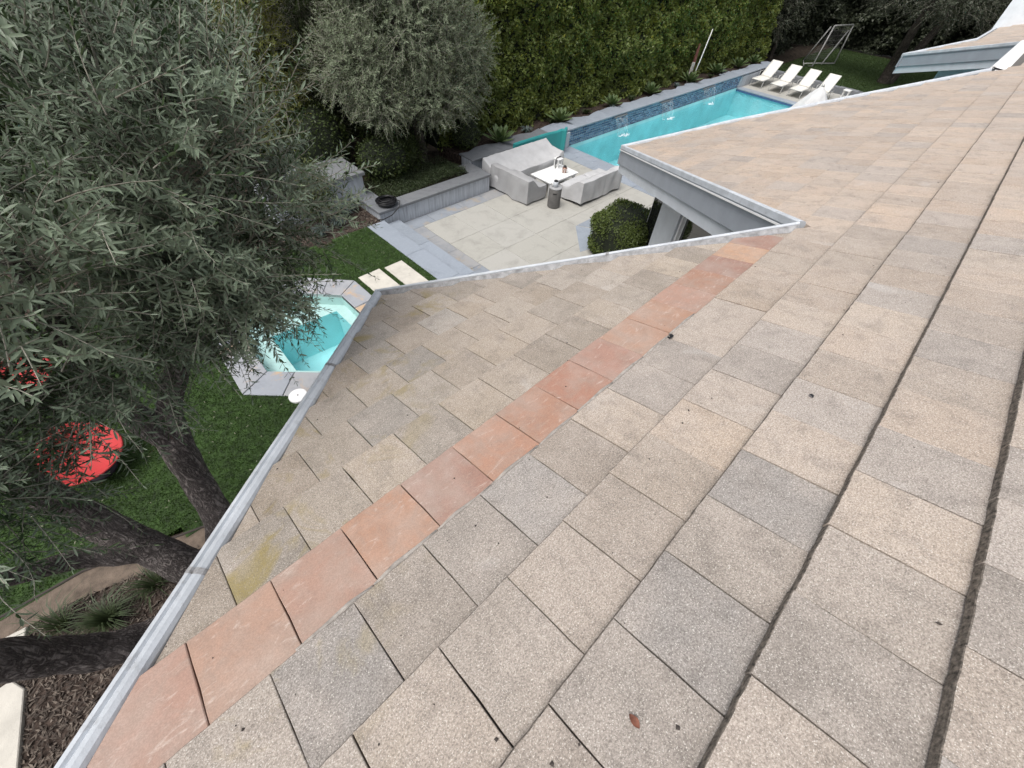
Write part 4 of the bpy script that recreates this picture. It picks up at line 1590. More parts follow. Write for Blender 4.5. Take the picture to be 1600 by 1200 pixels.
# far end of the garden: dark screens of trees behind the lawn
hedge_mass("hedge", "dark tall screen of foliage across the far end of the garden", "hedge", -6.0, 17.0, 47.5, 0.0, 7.0, 1.5, 9000, 0.20, 0.10, M['dark_leaf'], 61, None, 'y', 0.6)
hedge_mass("hedge", "dark screen of foliage behind the swing frame, right of the pool hedge", "hedge", 33.6, 47.4, 13.2, 0.0, 6.5, 1.4, 6500, 0.17, 0.085, M['dark_leaf'], 66, None, 'x', 0.5)
hedge_mass("hedge", "dark yellow-green hedge in the shade behind the far olive tree", "hedge", -6.0, 11.5, 14.6, 0.2, 6.8, 1.5, 11000, 0.11, 0.05, M['shrub'], 71, None, 'x', 0.4)

# two loose yellow-green conical trees between the two olives
for q, (cx, cy, lab, sc) in enumerate(((4.55, 13.1, "feathery yellow-green tree between the two olive trees", 1.0), (6.0, 13.5, "dark feathery tree close behind the far olive tree", 0.85))):
    far_tree("conical_tree", lab, (cx, cy, 0.28), [((cx, cy, 1.7), (0.8 * sc, 0.75 * sc, 1.1)), ((cx, cy, 3.1), (0.8 * sc, 0.7 * sc, 1.2)), ((cx - 0.05, cy, 4.6), (0.7 * sc, 0.65 * sc, 1.3)), ((cx, cy, 6.0), (0.5, 0.5, 0.9))],
             3000, 0.18, 0.42, 0.045, 0.075, 0.022, M['podo'] if q == 0 else M['shrub'], 81 + 7 * q,
             [([(cx, cy, 0.25), (cx + 0.03, cy, 2.0), (cx, cy, 5.6)], [0.08, 0.06, 0.02])], M['bark2'], 0.3, 0.3)

# dark trees at the far right
BIG = [((38.6, 5.8, 0.0), [((37.8, 6.5, 4.6), (2.6, 2.4, 1.5)), ((40.0, 4.6, 4.6), (2.4, 2.4, 1.7)), ((36.6, 4.6, 4.3), (1.7, 1.8, 1.2)), ((38.8, 8.6, 4.7), (2.0, 1.6, 1.4))],
        "broad dark tree with leaning trunks on the far lawn behind the loungers", [([(38.3, 5.7, -0.05), (38.1, 5.7, 1.0), (37.2, 5.6, 2.6), (36.9, 5.5, 4.4)], [0.34, 0.26, 0.2, 0.08]), ([(38.6, 5.5, -0.05), (38.9, 5.2, 1.2), (39.6, 4.8, 3.0), (40.0, 4.6, 4.6)], [0.3, 0.22, 0.17, 0.06])]),
       ((36.4, 12.2, 0.0), [((36.3, 12.2, 3.6), (1.7, 1.2, 1.6)), ((35.2, 12.4, 2.4), (1.1, 0.9, 1.0)), ((37.8, 12.2, 4.6), (1.6, 1.2, 1.4))],
        "loose dark tree at the end of the pool hedge, beside the swing frame", [([(36.4, 12.2, -0.05), (36.3, 12.2, 1.5), (36.2, 12.2, 3.8)], [0.14, 0.1, 0.04])]),
       ((44.0, 1.0, 0.0), [((43.6, 1.5, 4.0), (2.4, 3.0, 2.2)), ((42.5, 3.2, 5.2), (2.0, 2.2, 1.6))],
        "dark tree behind the far end of the roof", [([(44, 1, -0.05), (44, 1.1, 2.0), (43.6, 1.5, 4.0)], [0.3, 0.22, 0.08])])]
for k, (base, bl, lab, st_) in enumerate(BIG):
    far_tree("dark_tree", lab, base, bl, 2600 if k == 0 else 1300, 0.35, 0.8, 0.085, 0.14, 0.06, M['dark_leaf'], 101 + 9 * k, st_, M['bark2'], 0.25, 0.2, 0.3, None)

# far lawn
FAR_LAWN = [(32.7, 3.6), (47, 3.0), (47, 11.5), (37.2, 11.4), (32.7, 10.8)]
struct(link_mesh("far_lawn", [(x, y, -0.02) for x, y in FAR_LAWN], [tuple(range(5))], M['turf']))
blades(FAR_LAWN, [], 60000, (32.7, 47), (3, 11.5), -0.02, 0.06, M['far_grass'], 'far_grass', 8, 0.014)
lw_ = thing("low_wall", "low dark stone kerb between the loungers and the far lawn", "wall", (32.8, 7.5, 0))
for j in range(6):
    MB().box(32.62, 33.0, 4.6 + j * 1.05 + 0.01, 4.6 + (j + 1) * 1.05, -0.05, 0.28 + 0.02 * (j % 2), 0.02).build("kerb_stone", M['cap'], lw_)

# ================================================================== SHRUBS AND SMALL PLANTS
def ball_shrub(name, label, c, rad, count, ll, lw, mat, seed, core=True, lo=0.86, group=None, cat="shrub", out=0.6, box=False):
    t = thing(name, label, cat, (c[0], c[1], c[2] - rad[2]), group)
    r = np.random.default_rng(seed)
    u = unit(r.normal(size=(count, 3)))
    if box:
        u = np.sign(u) * np.abs(u) ** 0.55
    w = Wob(seed, 3.0)
    f = r.uniform(lo, 1.02, count) + 0.07 * w(u * 2)
    B = np.array(c) + u * np.array(rad) * f[:, None]
    D = u * out + r.normal(0, 0.6, (count, 3))
    N = u + r.normal(0, 0.4, (count, 3))
    L = ll * r.uniform(0.6, 1.3, count)
    k = B[:, 2] > c[2] - rad[2]
    foliage("foliage", [B[k], D[k], N[k], L[k], L[k] * lw / ll], mat, t, False, seed)
    if core:
        m_ = MB()
        prof = [(math.sin(a_) * 0.9 + 0.001, -math.cos(a_) * 0.9) for a_ in np.linspace(0.05, 3.09, 12)]
        m_.lathe(0, 0, prof, 18)
        P = np.array(m_.v)
        if box:
            P = np.sign(P) * np.abs(P) ** 0.55
        P = P * (1 + 0.07 * w(P * 2))[:, None] * np.array(rad) + np.array(c)
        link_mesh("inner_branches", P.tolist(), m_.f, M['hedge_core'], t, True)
    else:
        m_ = MB()
        for q in range(7):
            e = np.array(c) + unit(r.normal(size=3)) * np.array(rad) * 0.7
            m_.tube([(c[0], c[1], c[2] - rad[2]), tuple((np.array(c) + e) / 2 - np.array([0, 0, rad[2] * 0.3])), tuple(e)], [0.012, 0.009, 0.004], 5)
        m_.build("stems", M['bark2'], t, True)
    return t


ball_shrub("round_shrub", "clipped round dark green shrub against the house wall on the patio", (9.35, 4.80, 0.52), (0.86, 0.78, 0.58), 26000, 0.052, 0.026, M['box'], 201, box=True)
ball_shrub("leafy_shrub", "loose yellow-green shrub in front of the tall grey block wall", (3.75, 10.32, 1.15), (0.62, 0.42, 0.72), 5200, 0.055, 0.028, M['shrub_yg'], 202, False, 0.2)
ball_shrub("leafy_shrub", "dark bushy shrub behind the tall grey block wall", (5.1, 12.5, 1.25), (0.9, 0.7, 0.95), 6500, 0.08, 0.038, M['shrub'], 203, True, 0.7)
ball_shrub("leafy_shrub", "dark green shrub at the left end of the planter under the olive tree", (6.35, 11.25, 1.0), (0.75, 0.6, 0.6), 5000, 0.075, 0.034, M['shrub'], 204, True, 0.7)
ball_shrub("leafy_shrub", "mixed shrub with fine upright leaves in the middle of the planter", (7.2, 11.4, 0.9), (0.6, 0.5, 0.5), 2600, 0.13, 0.014, M['shrub'], 205, False, 0.2)
ball_shrub("leafy_shrub", "dark shrub in the shade directly behind the far olive trunk", (8.1, 12.9, 1.0), (1.5, 0.6, 0.8), 7000, 0.08, 0.036, M['shrub'], 209, True, 0.7)
ball_shrub("leafy_shrub", "dark shrub behind the right end of the planter wall", (9.6, 11.5, 0.95), (0.5, 0.45, 0.45), 2600, 0.07, 0.03, M['shrub'], 206, True, 0.7)
ball_shrub("leafy_shrub", "shrub in the lower left corner below the gutter", (-2.75, 1.55, 0.62), (0.42, 0.5, 0.35), 3600, 0.06, 0.022, M['cover_ground'], 207, True, 0.7)
# low ground cover along the planter
r_ = np.random.default_rng(210)
nn = 16000
B = np.stack([r_.uniform(5.55, 8.45, nn), 10.05 + r_.beta(1.2, 2.0, nn) * 1.5, np.zeros(nn)], 1)
gw = Wob(211, 4.0)
B[:, 2] = 0.42 + np.clip(0.13 + 0.07 * gw(B), 0.02, 0.3) * r_.uniform(0.3, 1.15, nn)
Lg = r_.uniform(0.025, 0.055, nn)
gc = foliage("ground_cover", [B, r_.normal(0, 0.7, (nn, 3)) + np.array([0, -0.2, 0.5]), r_.normal(0, 0.5, (nn, 3)) + np.array([0, 0, 1.0]), Lg, Lg * 0.5], M['cover_ground'], None, False, 9)
tag(stuff(gc), "dense dark ground cover along the planter cap", "ground cover")


def tuft(name, label, base, n_, length, spread, mat, seed, wid=0.006, group=None, cat="grass tuft"):
    t = thing(name, label, cat, base, group)
    r = np.random.default_rng(seed)
    a_ = r.uniform(0, 6.28, n_)
    out = r.uniform(0.1, 1.0, n_) * spread
    L = length * r.uniform(0.6, 1.15, n_)
    P0 = np.array(base) + np.stack([np.cos(a_) * 0.04, np.sin(a_) * 0.04, np.zeros(n_)], 1)
    P1 = P0 + np.stack([np.cos(a_) * out * L * 0.45, np.sin(a_) * out * L * 0.45, L * 0.7], 1)
    P2 = P0 + np.stack([np.cos(a_) * out * L, np.sin(a_) * out * L, L * (1.0 - 0.55 * out / spread)], 1)
    s = np.stack([-np.sin(a_), np.cos(a_), np.zeros(n_)], 1) * wid
    V = np.stack([P0 - s, P0 + s, P1 + s, P1 - s, P2], 1).reshape(-1, 3)
    o = (np.arange(n_) * 5)[:, None]
    link_np("blades", V, [o + np.array([[0, 1, 2, 3]]), o + np.array([[3, 2, 4]])], M[mat], t, False, {"rnd": ('FLOAT', np.repeat(r.uniform(0, 1, n_), 5))})
    return t


for k, (x, y, lab) in enumerate(((4.45, 10.3, "blue-grey grass tuft against the tall block wall"), (4.05, 9.95, "blue-grey grass tuft in the mulch beside the lawn edge"), (4.75, 10.5, "small blue-grey tuft in the corner by the planter wall"), (3.5, 9.8, "blue-grey grass tuft left of the mulch by the far lawn edge"))):
    tuft("fescue_tuft", lab, (x, y, LAWN_Z - 0.02), 220, 0.32, 0.9, 'blue_grass', 220 + k, 0.006, "blue fescue in the far bed")
for k, (x, y, lab) in enumerate(((-2.35, 3.75, "wide green grass clump in the mulch below the middle trunk"), (-1.85, 3.8, "dark green strappy plant beside the mulch path near the trunk"), (-2.75, 4.05, "thin grass clump at the edge of the stone path on the left"))):
    tuft("grass_clump", lab, (x, y, LAWN_Z - 0.02), 260 if k == 0 else 120, 0.30, 1.5, 'cover_ground', 240 + k, 0.004, "grass clumps under the near olive")


def agave(x, y, z, size, seed, label):
    t = thing("agave", label, "agave", (x, y, z), "agaves along the pool wall")
    r = np.random.default_rng(seed)
    for k in range(20):
        t_ = k / 19
        a_ = k * 2.39996 + r.uniform(-0.15, 0.15)
        el = 0.42 + 1.0 * t_
        L = size * (1.0 - 0.30 * t_) * r.uniform(0.9, 1.1)
        u = np.array([math.cos(a_) * math.cos(el), math.sin(a_) * math.cos(el), math.sin(el)])
        s = np.array([-math.sin(a_), math.cos(a_), 0])
        nn_ = np.cross(s, u)
        V = []
        for q, wq in ((0.0, 0.05), (0.3, 0.13), (0.6, 0.15), (0.85, 0.08)):
            c = np.array([x, y, z + 0.06]) + u * L * q - np.array([0, 0, 0.12 * L * q * q])
            V += [tuple(c - s * wq * L + nn_ * 0.03 * L), tuple(c - nn_ * 0.02 * L), tuple(c + s * wq * L + nn_ * 0.03 * L)]
        V.append(tuple(np.array([x, y, z + 0.06]) + u * L - np.array([0, 0, 0.12 * L])))
        F = []
        for i in range(3):
            for j in range(2):
                b_ = i * 3 + j
                F.append((b_, b_ + 1, b_ + 4, b_ + 3))
        F += [(9, 10, 12), (10, 11, 12)]
        o = link_mesh("leaf", V, F, M['agave'], t, True)
        at = o.data.attributes.new("rnd", 'FLOAT', 'POINT')
        at.data.foreach_set("value", np.full(len(V), r.uniform(0, 1), dtype=np.float32))


AG = [(10.75, 11.1, "behind the covered sofa"), (14.1, 11.3, "above the left end of the blue tiles"), (17.5, 11.35, "above the nearest waterfall"), (20.5, 11.4, "above the middle waterfall"),
      (24.1, 11.4, "beside the white pole in the hedge"), (27.1, 11.5, "above the far end of the blue tiles"), (29.7, 11.45, "behind the first lounger"), (31.6, 11.4, "furthest along the wall")]
for k, (x, y, w) in enumerate(AG):
    agave(x, y, 0.52, (0.74, 0.70, 0.60, 0.68, 0.72, 0.70, 0.68, 0.6)[k], 260 + k, "pale green agave rosette on the pool wall, " + w)
# soil strip and dark low plants between the cap and the hedge
struct(MB().box(8.98, 33.4, 11.0, 12.2, 0.0, 0.51).build("wall_bed", M['mulch']))
ORD = ("first", "second", "third", "fourth", "fifth", "sixth", "seventh", "eighth", "ninth", "tenth")
for k in range(10):
    x = 12.2 + k * 1.75 + RNG.uniform(-0.2, 0.2)
    tuft("low_plant", ORD[k] + " small grey-green plant behind the pool wall cap, counted from the sofa", (x, 11.33 + RNG.uniform(-0.06, 0.12), 0.5), 80, 0.22, 1.4, 'cover_ground' if k % 3 else 'blue_grass', 500 + k, 0.014, "low plants behind the pool wall cap", "plant")

# ================================================================== FURNITURE
def draped(name, x0, x1, y0, y1, hfun, mat, parent, seed, hem=0.06, wr=0.022, flare=0.035):
    """a fabric cover: height field over the footprint, then a skirt falling to the hem with folds"""
    nx_, ny_ = max(8, int((x1 - x0) / 0.05)), max(8, int((y1 - y0) / 0.05))
    w1, w2 = Wob(seed, 7.0), Wob(seed + 1, 16.0)
    V, F = [], []
    for i in range(nx_ + 1):
        for j in range(ny_ + 1):
            u, v = i / nx_, j / ny_
            x, y = x0 + (x1 - x0) * u, y0 + (y1 - y0) * v
            e = min(u * (x1 - x0), (1 - u) * (x1 - x0), v * (y1 - y0), (1 - v) * (y1 - y0))
            z = hfun(u, v) - 0.016 * math.exp(-e / 0.02)
            p = np.array([x, y, z])
            z += wr * (0.6 * w1(p)[0] + 0.4 * w2(p * np.array([1, 1, 0.3]))[0])
            V.append((x, y, z))
    for i in range(nx_):
        for j in range(ny_):
            a_ = i * (ny_ + 1) + j
            F.append((a_, a_ + ny_ + 1, a_ + ny_ + 2, a_ + 1))
    ring = [(i, 0) for i in range(nx_ + 1)] + [(nx_, j) for j in range(1, ny_ + 1)] + [(i, ny_) for i in range(nx_ - 1, -1, -1)] + [(0, j) for j in range(ny_ - 1, 0, -1)]
    cur = [i * (ny_ + 1) + j for i, j in ring]
    top = [V[k] for k in cur]
    cx, cy = (x0 + x1) / 2, (y0 + y1) / 2
    m = 7
    L = len(ring)
    for q in range(1, m + 1):
        t = q / m
        nxt = []
        for s, (i, j) in enumerate(ring):
            x, y, z = top[s]
            ox = (-1 if i == 0 else 1 if i == nx_ else 0)
            oy = (-1 if j == 0 else 1 if j == ny_ else 0)
            nrm = math.hypot(ox, oy) or 1
            p = np.array([x * 1.0, y * 1.0, z * (1 - t) * 0.35])
            fold = 0.012 + flare * t * 0.4 + (0.012 + 0.030 * t) * w1(p * 1.3)[0] + 0.012 * w2(p)[0]
            zz = z + (hem + 0.025 * w1(p * 0.6)[0] - z) * t
            V.append((x + ox / nrm * fold, y + oy / nrm * fold, max(0.015, zz)))
            nxt.append(len(V) - 1)
        for s in range(L):
            s2 = (s + 1) % L
            F.append((cur[s], nxt[s], nxt[s2], cur[s2]))
        cur = nxt
    o = link_mesh(name, V, F, mat, parent, True)
    es = o.modifiers.new('creases', 'EDGE_SPLIT')
    es.split_angle = R(38)
    return o


def lerp(a_, b_, t):
    t = max(0.0, min(1.0, t))
    t = t * t * (3 - 2 * t)
    return a_ + (b_ - a_) * t


def h_back(u, v):          # long sofa: back at v=1, sagging cover in the middle, arm rising at the right end
    s = 0.43 + (0.75 - 0.43) * max(0.0, (v - 0.18) / 0.82) ** 1.15
    s -= 0.05 * math.sin(math.pi * u) * math.sin(math.pi * v)
    if u > 0.90:
        s = max(s, lerp(s, 0.60, (u - 0.90) / 0.08) * 1.0) if v < 0.6 else s
    return s


def h_left(u, v):          # left wing: back along u=0
    s = 0.42 + 0.28 * (1 - lerp(0, 1, (u - 0.20) / 0.45))
    return s + 0.02 * (1 - v)


def h_right(u, v):         # right seats: back along v=0, facing the table
    s = 0.40 + 0.30 * (1 - lerp(0, 1, (v - 0.14) / 0.60))
    return s - 0.04 * math.sin(math.pi * u) * math.sin(math.pi * v)


sofa = thing("corner_sofa", "corner sofa under a sagging grey fabric cover beside the planter wall", "sofa", (10.4, 9.4, 0.0))
draped("cover", 9.14, 12.05, 9.32, 10.16, h_back, M['cover2'], sofa, 601)
draped("cover", 9.125, 9.95, 8.16, 9.75, h_left, M['cover'], sofa, 605)
ch1 = thing("covered_armchair", "wide armchair under a grey cover, next to the round tank table", "armchair", (11.0, 7.5, 0.0), "covered armchairs by the white table")
draped("cover", 10.40, 11.52, 7.12, 8.02, h_right, M['cover2'], ch1, 611)
ch2 = thing("covered_armchair", "armchair under a grey cover at the pool end of the row", "armchair", (11.95, 7.5, 0.0), "covered armchairs by the white table")
draped("cover", 11.545, 12.36, 7.12, 8.00, h_right, M['cover2'], ch2, 615)

tb = thing("coffee_table", "white slatted coffee table between the covered seats", "table", (10.72, 8.52, 0.0))
for k in range(9):
    y_ = 8.10 + k * 0.0935
    MB().box(10.05, 11.40, y_, y_ + 0.088, 0.425, 0.45, 0.004).build("slat", M['white'], tb)
MB().box(10.10, 11.35, 8.13, 8.90, 0.37, 0.424).build("apron", M['white'], tb)
for x in (10.12, 11.27):
    for y in (8.16, 8.82):
        MB().box(x, x + 0.06, y, y + 0.06, 0.0, 0.37).build("leg", M['white'], tb)
ln = thing("lantern", "white framed lantern with a black handle on the coffee table", "lantern", (11.08, 8.72, 0.45))
MB().box(11.00, 11.20, 8.64, 8.84, 0.45, 0.47, 0.005).build("base", M['white'], ln)
for x in (11.01, 11.17):
    for y in (8.65, 8.81):
        MB().box(x, x + 0.02, y, y + 0.02, 0.47, 0.72).build("post", M['white'], ln)
MB().box(10.99, 11.21, 8.63, 8.85, 0.72, 0.745, 0.008).build("top", M['white'], ln)
MB().tube([(10.985, 8.74, 0.46), (10.985, 8.74, 0.74), (11.02, 8.74, 0.775), (11.17, 8.74, 0.775), (11.19, 8.74, 0.76)], 0.014, 8).build("handle", M['black'], ln, True)
MB().lathe(11.1, 8.74, [(0.035, 0.47), (0.035, 0.58), (0.03, 0.585)], 14).build("candle", M['white'], ln, True)
cu = thing("striped_jar", "small copper striped jar with a black lid on the coffee table", "jar", (11.02, 8.38, 0.45))
MB().lathe(11.02, 8.38, [(0.06, 0.45), (0.078, 0.47), (0.078, 0.58), (0.066, 0.60)], 18).build("body", M['copper'], cu, True)
for k in range(8):
    a_ = k * math.pi / 4
    c_, s_ = math.cos(a_), math.sin(a_)
    MB().tube([(11.02 + 0.079 * c_, 8.38 + 0.079 * s_, 0.475), (11.02 + 0.079 * c_, 8.38 + 0.079 * s_, 0.575)], 0.009, 5).build("rib", M['white'], cu)
MB().lathe(11.02, 8.38, [(0.05, 0.60), (0.052, 0.63), (0.03, 0.65)], 14).build("lid", M['black'], cu, True)

tk = thing("tank_table", "grey concrete cylinder side table with a handle slot on the patio", "side table", (9.78, 7.66, 0.0))
MB().lathe(9.78, 7.66, [(0.185, 0.01), (0.19, 0.03), (0.19, 0.53), (0.183, 0.55), (0.17, 0.555)], 32).build("body", M['tank'], tk, True)
MB().lathe(9.78, 7.66, [(0.186, 0.554), (0.192, 0.566), (0.188, 0.585), (0.16, 0.59)], 32).build("lid", M['cover'], tk, True)
vd = np.array([-9.78, -7.66])
vd /= np.linalg.norm(vd)
ps = np.array([-vd[1], vd[0]])
hp = [np.array([9.78, 7.66]) + vd * 0.18 + ps * s for s in (-0.055, 0.055)]
MB().add([(*(hp[0] + vd * 0.012), 0.43), (*(hp[1] + vd * 0.012), 0.43), (*(hp[1] + vd * 0.012), 0.465), (*(hp[0] + vd * 0.012), 0.465), (*hp[0], 0.43), (*hp[1], 0.43), (*hp[1], 0.465), (*hp[0], 0.465)],
         [(0, 1, 2, 3), (4, 0, 3, 7), (1, 5, 6, 2), (3, 2, 6, 7), (0, 4, 5, 1)]).build("handle_slot", M['black'], tk)
jr = thing("glass_jar", "small pale jar with a dark lid on top of the cylinder table", "jar", (9.78, 7.66, 0.59))
MB().lathe(9.77, 7.67, [(0.06, 0.59), (0.075, 0.60), (0.075, 0.72), (0.062, 0.735)], 18).build("body", M['pale_paint'], jr, True)
MB().lathe(9.77, 7.67, [(0.06, 0.735), (0.06, 0.765), (0.02, 0.775)], 14).build("lid", M['black'], jr, True)
MB().tube([(9.70, 7.72, 0.6), (9.69, 7.73, 0.72)], 0.02, 8).build("stopper", M['white'], jr, True)

# turquoise padded panel folded against the wall behind the sofa
V, F = [], []
line = [(10.75, 10.41), (11.6, 10.42), (12.4, 10.41), (12.85, 10.36), (13.05, 10.30), (13.12, 10.20), (13.22, 10.28), (13.32, 10.33)]
tm = thing("folded_mat", "turquoise padded panel standing against the wall behind the covered sofa", "mat", (12.0, 10.4, 0.0))
for seg_ in ((0, 3), (3, 7)):
    pl = line[seg_[0]:seg_[1] + 1]
    V, F = [], []
    for i, (x, y) in enumerate(pl):
        d = np.array(pl[min(i + 1, len(pl) - 1)]) - np.array(pl[max(i - 1, 0)])
        d = d / np.linalg.norm(d)
        n_ = np.array([-d[1], d[0]])
        for o_, z in ((-0.045, 0.02), (-0.05, 0.70), (-0.03, 0.745), (0.03, 0.745), (0.05, 0.70), (0.045, 0.02)):
            V.append((x + n_[0] * o_, y + n_[1] * o_, z + (0.05 if i and seg_[0] else 0)))
    for i in range(len(pl) - 1):
        for j in range(6):
            F.append((i * 6 + j, (i + 1) * 6 + j, (i + 1) * 6 + (j + 1) % 6, i * 6 + (j + 1) % 6))
    F += [tuple(range(6))[::-1], tuple((len(pl) - 1) * 6 + j for j in range(6))]
    link_mesh("panel", V, F, M['teal'], tm)

# hose coiled in a black bowl on the planter corner
hb = thing("hose_bowl", "black bowl holding a coiled black garden hose on the planter wall corner", "hose", (5.42, 9.83, 0.50))
MB().lathe(5.42, 9.83, [(0.12, 0.50), (0.22, 0.52), (0.275, 0.60), (0.285, 0.625), (0.265, 0.625), (0.21, 0.55), (0.02, 0.54)], 28, False).build("bowl", M['black'], hb, True)
for k, rr2 in enumerate((0.23, 0.20, 0.235, 0.17)):
    MB().tube([(5.42 + rr2 * math.cos(t), 9.83 + rr2 * math.sin(t), 0.60 + 0.022 * k + 0.008 * math.sin(2 * t + k)) for t in np.linspace(0, 6.2, 30)], 0.013, 6).build("hose_coil", M['black'], hb, True)
MB().tube([(5.62, 9.72, 0.63), (5.68, 9.58, 0.62), (5.60, 9.53, 0.50), (5.35, 9.52, 0.36), (5.10, 9.54, 0.315), (4.95, 9.62, 0.31)], 0.013, 6).build("hose_end", M['black'], hb, True)

# white round lid set in the turf beside the spa
ld = thing("valve_lid", "round white plastic lid set in the turf at the spa corner", "lid", (0.74, 5.45, LAWN_Z))
MB().lathe(0.74, 5.45, [(0.150, LAWN_Z - 0.02), (0.150, LAWN_Z + 0.022), (0.143, LAWN_Z + 0.030), (0.01, LAWN_Z + 0.031)], 36).build("disc", M['white'], ld)
MB().lathe(0.74, 5.45, [(0.012, LAWN_Z + 0.030), (0.012, LAWN_Z + 0.035), (0.004, LAWN_Z + 0.036)], 10).build("finger_hole", M['black'], ld)


def red_chair(cx, cy, rot, label):
    t = thing("round_chair", label, "chair", (cx, cy, LAWN_Z), "red chairs on the lawn")
    V, F = [], []
    nr, ns = 9, 40
    tilt = 0.30
    ca, sa = math.cos(rot), math.sin(rot)
    for i in range(nr + 1):
        rr2 = 0.44 * i / nr + 0.002
        for k in range(ns):
            a_ = 2 * math.pi * k / ns
            x, y = rr2 * math.cos(a_), rr2 * math.sin(a_)
            z = 0.24 * (rr2 / 0.5) ** 2.2 + 0.26 * max(0.0, math.sin(a_)) ** 2 * (rr2 / 0.5) ** 3
            y2 = y * math.cos(tilt) - 0 * z
            z2 = z + y * math.sin(tilt) * 0.55
            V.append((cx + x * ca - y2 * sa, cy + x * sa + y2 * ca, LAWN_Z + 0.34 + z2 - 0.1))
    for i in range(nr):
        for k in range(ns):
            q = (k + 1) % ns
            F.append((i * ns + k, (i + 1) * ns + k, (i + 1) * ns + q, i * ns + q))
    F.append(tuple(range(ns)))
    o = link_mesh("seat_shell", V, F, M['red'], t, True)
    m = o.modifiers.new("thickness", 'SOLIDIFY')
    m.thickness = 0.025
    MB().lathe(cx, cy, [(0.19, LAWN_Z - 0.01), (0.19, LAWN_Z + 0.03), (0.10, LAWN_Z + 0.06), (0.09, LAWN_Z + 0.15), (0.16, LAWN_Z + 0.18)], 24).build("base", M['dark_base'], t, True)


red_chair(-1.92, 6.0, 0.25, "red round shell chair on the lawn behind the olive leaves")
red_chair(-2.3, 8.25, -0.4, "second red chair, almost hidden behind the olive leaves further back")


# ------- loungers
def lounger(y0, label):
    t = thing("sun_lounger", label, "lounger", (30.2, y0, 0.0), "white loungers on the pool deck")
    x0 = 29.22
    w = 0.31
    hz = 0.36
    for s in (-1, 1):
        MB().tube([(x0, y0 + s * w, hz - 0.015), (x0 + 1.95, y0 + s * w, hz - 0.015)], 0.02, 8).build("side_rail", M['alu'], t, True)
        MB().tube([(x0 + 0.22, y0 + s * w, hz - 0.02), (x0 + 0.08, y0 + s * (w + 0.02), 0.0)], 0.018, 8).build("leg", M['alu'], t, True)
        MB().tube([(x0 + 1.55, y0 + s * w, hz - 0.02), (x0 + 1.70, y0 + s * (w + 0.02), 0.0)], 0.018, 8).build("leg", M['alu'], t, True)
        MB().tube([(x0 + 1.0, y0 + s * (w + 0.03), hz), (x0 + 1.02, y0 + s * (w + 0.04), hz + 0.20), (x0 + 1.40, y0 + s * (w + 0.04), hz + 0.21)], 0.014, 6).build("armrest", M['alu'], t, True)
        MB().tube([(x0 + 1.12, y0 + s * (w - 0.02), hz + 0.01), (x0 + 2.02, y0 + s * (w - 0.02), hz + 0.62)], 0.017, 8).build("back_rail", M['alu'], t, True)
    MB().tube([(x0, y0 - w, hz - 0.015), (x0, y0 + w, hz - 0.015)], 0.02, 8).build("cross_bar", M['alu'], t, True)

    def sheet(name, p, q):
        V, F = [], []
        for i in range(9):
            u = i / 8
            for j in range(5):
                v = j / 4
                sag = 0.03 * math.sin(math.pi * u) * (0.4 + 0.6 * math.sin(math.pi * v))
                V.append((p[0] + (q[0] - p[0]) * u, y0 - w + 0.02 + (2 * w - 0.04) * v, p[1] + (q[1] - p[1]) * u - sag))
        for i in range(8):
            for j in range(4):
                a_ = i * 5 + j
                F.append((a_, a_ + 5, a_ + 6, a_ + 1))
        o = link_mesh(name, V, F, M['sling'], t, True)
        m = o.modifiers.new("thickness", 'SOLIDIFY')
        m.thickness = 0.012

    sheet("seat", (x0 + 0.01, hz + 0.012), (x0 + 1.12, hz + 0.012))
    sheet("backrest", (x0 + 1.13, hz + 0.02), (x0 + 2.03, hz + 0.635))


for y0, lab in ((9.98, "white reclined sun lounger closest to the blue tiled wall"), (8.90, "white reclined sun lounger, second from the blue tiled wall"), (7.86, "white reclined sun lounger, third from the wall, left of the umbrella"), (6.84, "white reclined sun lounger partly hidden behind the white umbrella")):
    lounger(y0, lab)
sp = thing("side_stool", "small white stool beside the last lounger", "stool", (31.9, 6.05, 0.0))
MB().box(31.72, 32.08, 5.88, 6.22, 0.36, 0.40, 0.01).build("top", M['white'], sp)
for x in (31.75, 32.01):
    for y in (5.91, 6.15):
        MB().box(x, x + 0.04, y, y + 0.04, 0.0, 0.36).build("leg", M['white'], sp)

# ------- half-closed umbrella by the house side of the pool
ux, uy, uz = 19.3, 4.42, 2.55
um = thing("patio_umbrella", "white half-closed patio umbrella showing above the roof edge", "umbrella", (ux, uy, 0.0))
V, F = [], []
ns, nr = 48, 10
for i in range(nr + 1):
    t = i / nr
    for k in range(ns):
        a_ = 2 * math.pi * k / ns
        rr2 = 0.03 + 0.95 * t ** 0.85 * (1 - 0.34 * (0.5 + 0.5 * math.cos(8 * a_)) * t) + 0.03 * math.sin(3 * a_ + 2) * t
        V.append((ux + rr2 * math.cos(a_), uy + rr2 * math.sin(a_), uz - 1.25 * t - 0.04 * math.sin(8 * a_) * t))
for i in range(nr):
    for k in range(ns):
        q = (k + 1) % ns
        F.append((i * ns + k, i * ns + q, (i + 1) * ns + q, (i + 1) * ns + k))
cn = link_mesh("canopy", V, F, M['canvas'], um, True)
MB().lathe(ux, uy, [(0.05, uz - 0.02), (0.05, uz + 0.03), (0.02, uz + 0.07)], 12).build("finial", M['alu'], um, True)
MB().tube([(ux, uy, 0.0), (ux, uy, uz)], 0.025, 10).build("pole", M['alu'], um, True)
MB().lathe(ux, uy, [(0.30, 0.0), (0.30, 0.05), (0.05, 0.09), (0.04, 0.3)], 20).build("base", M['tank'], um, True)
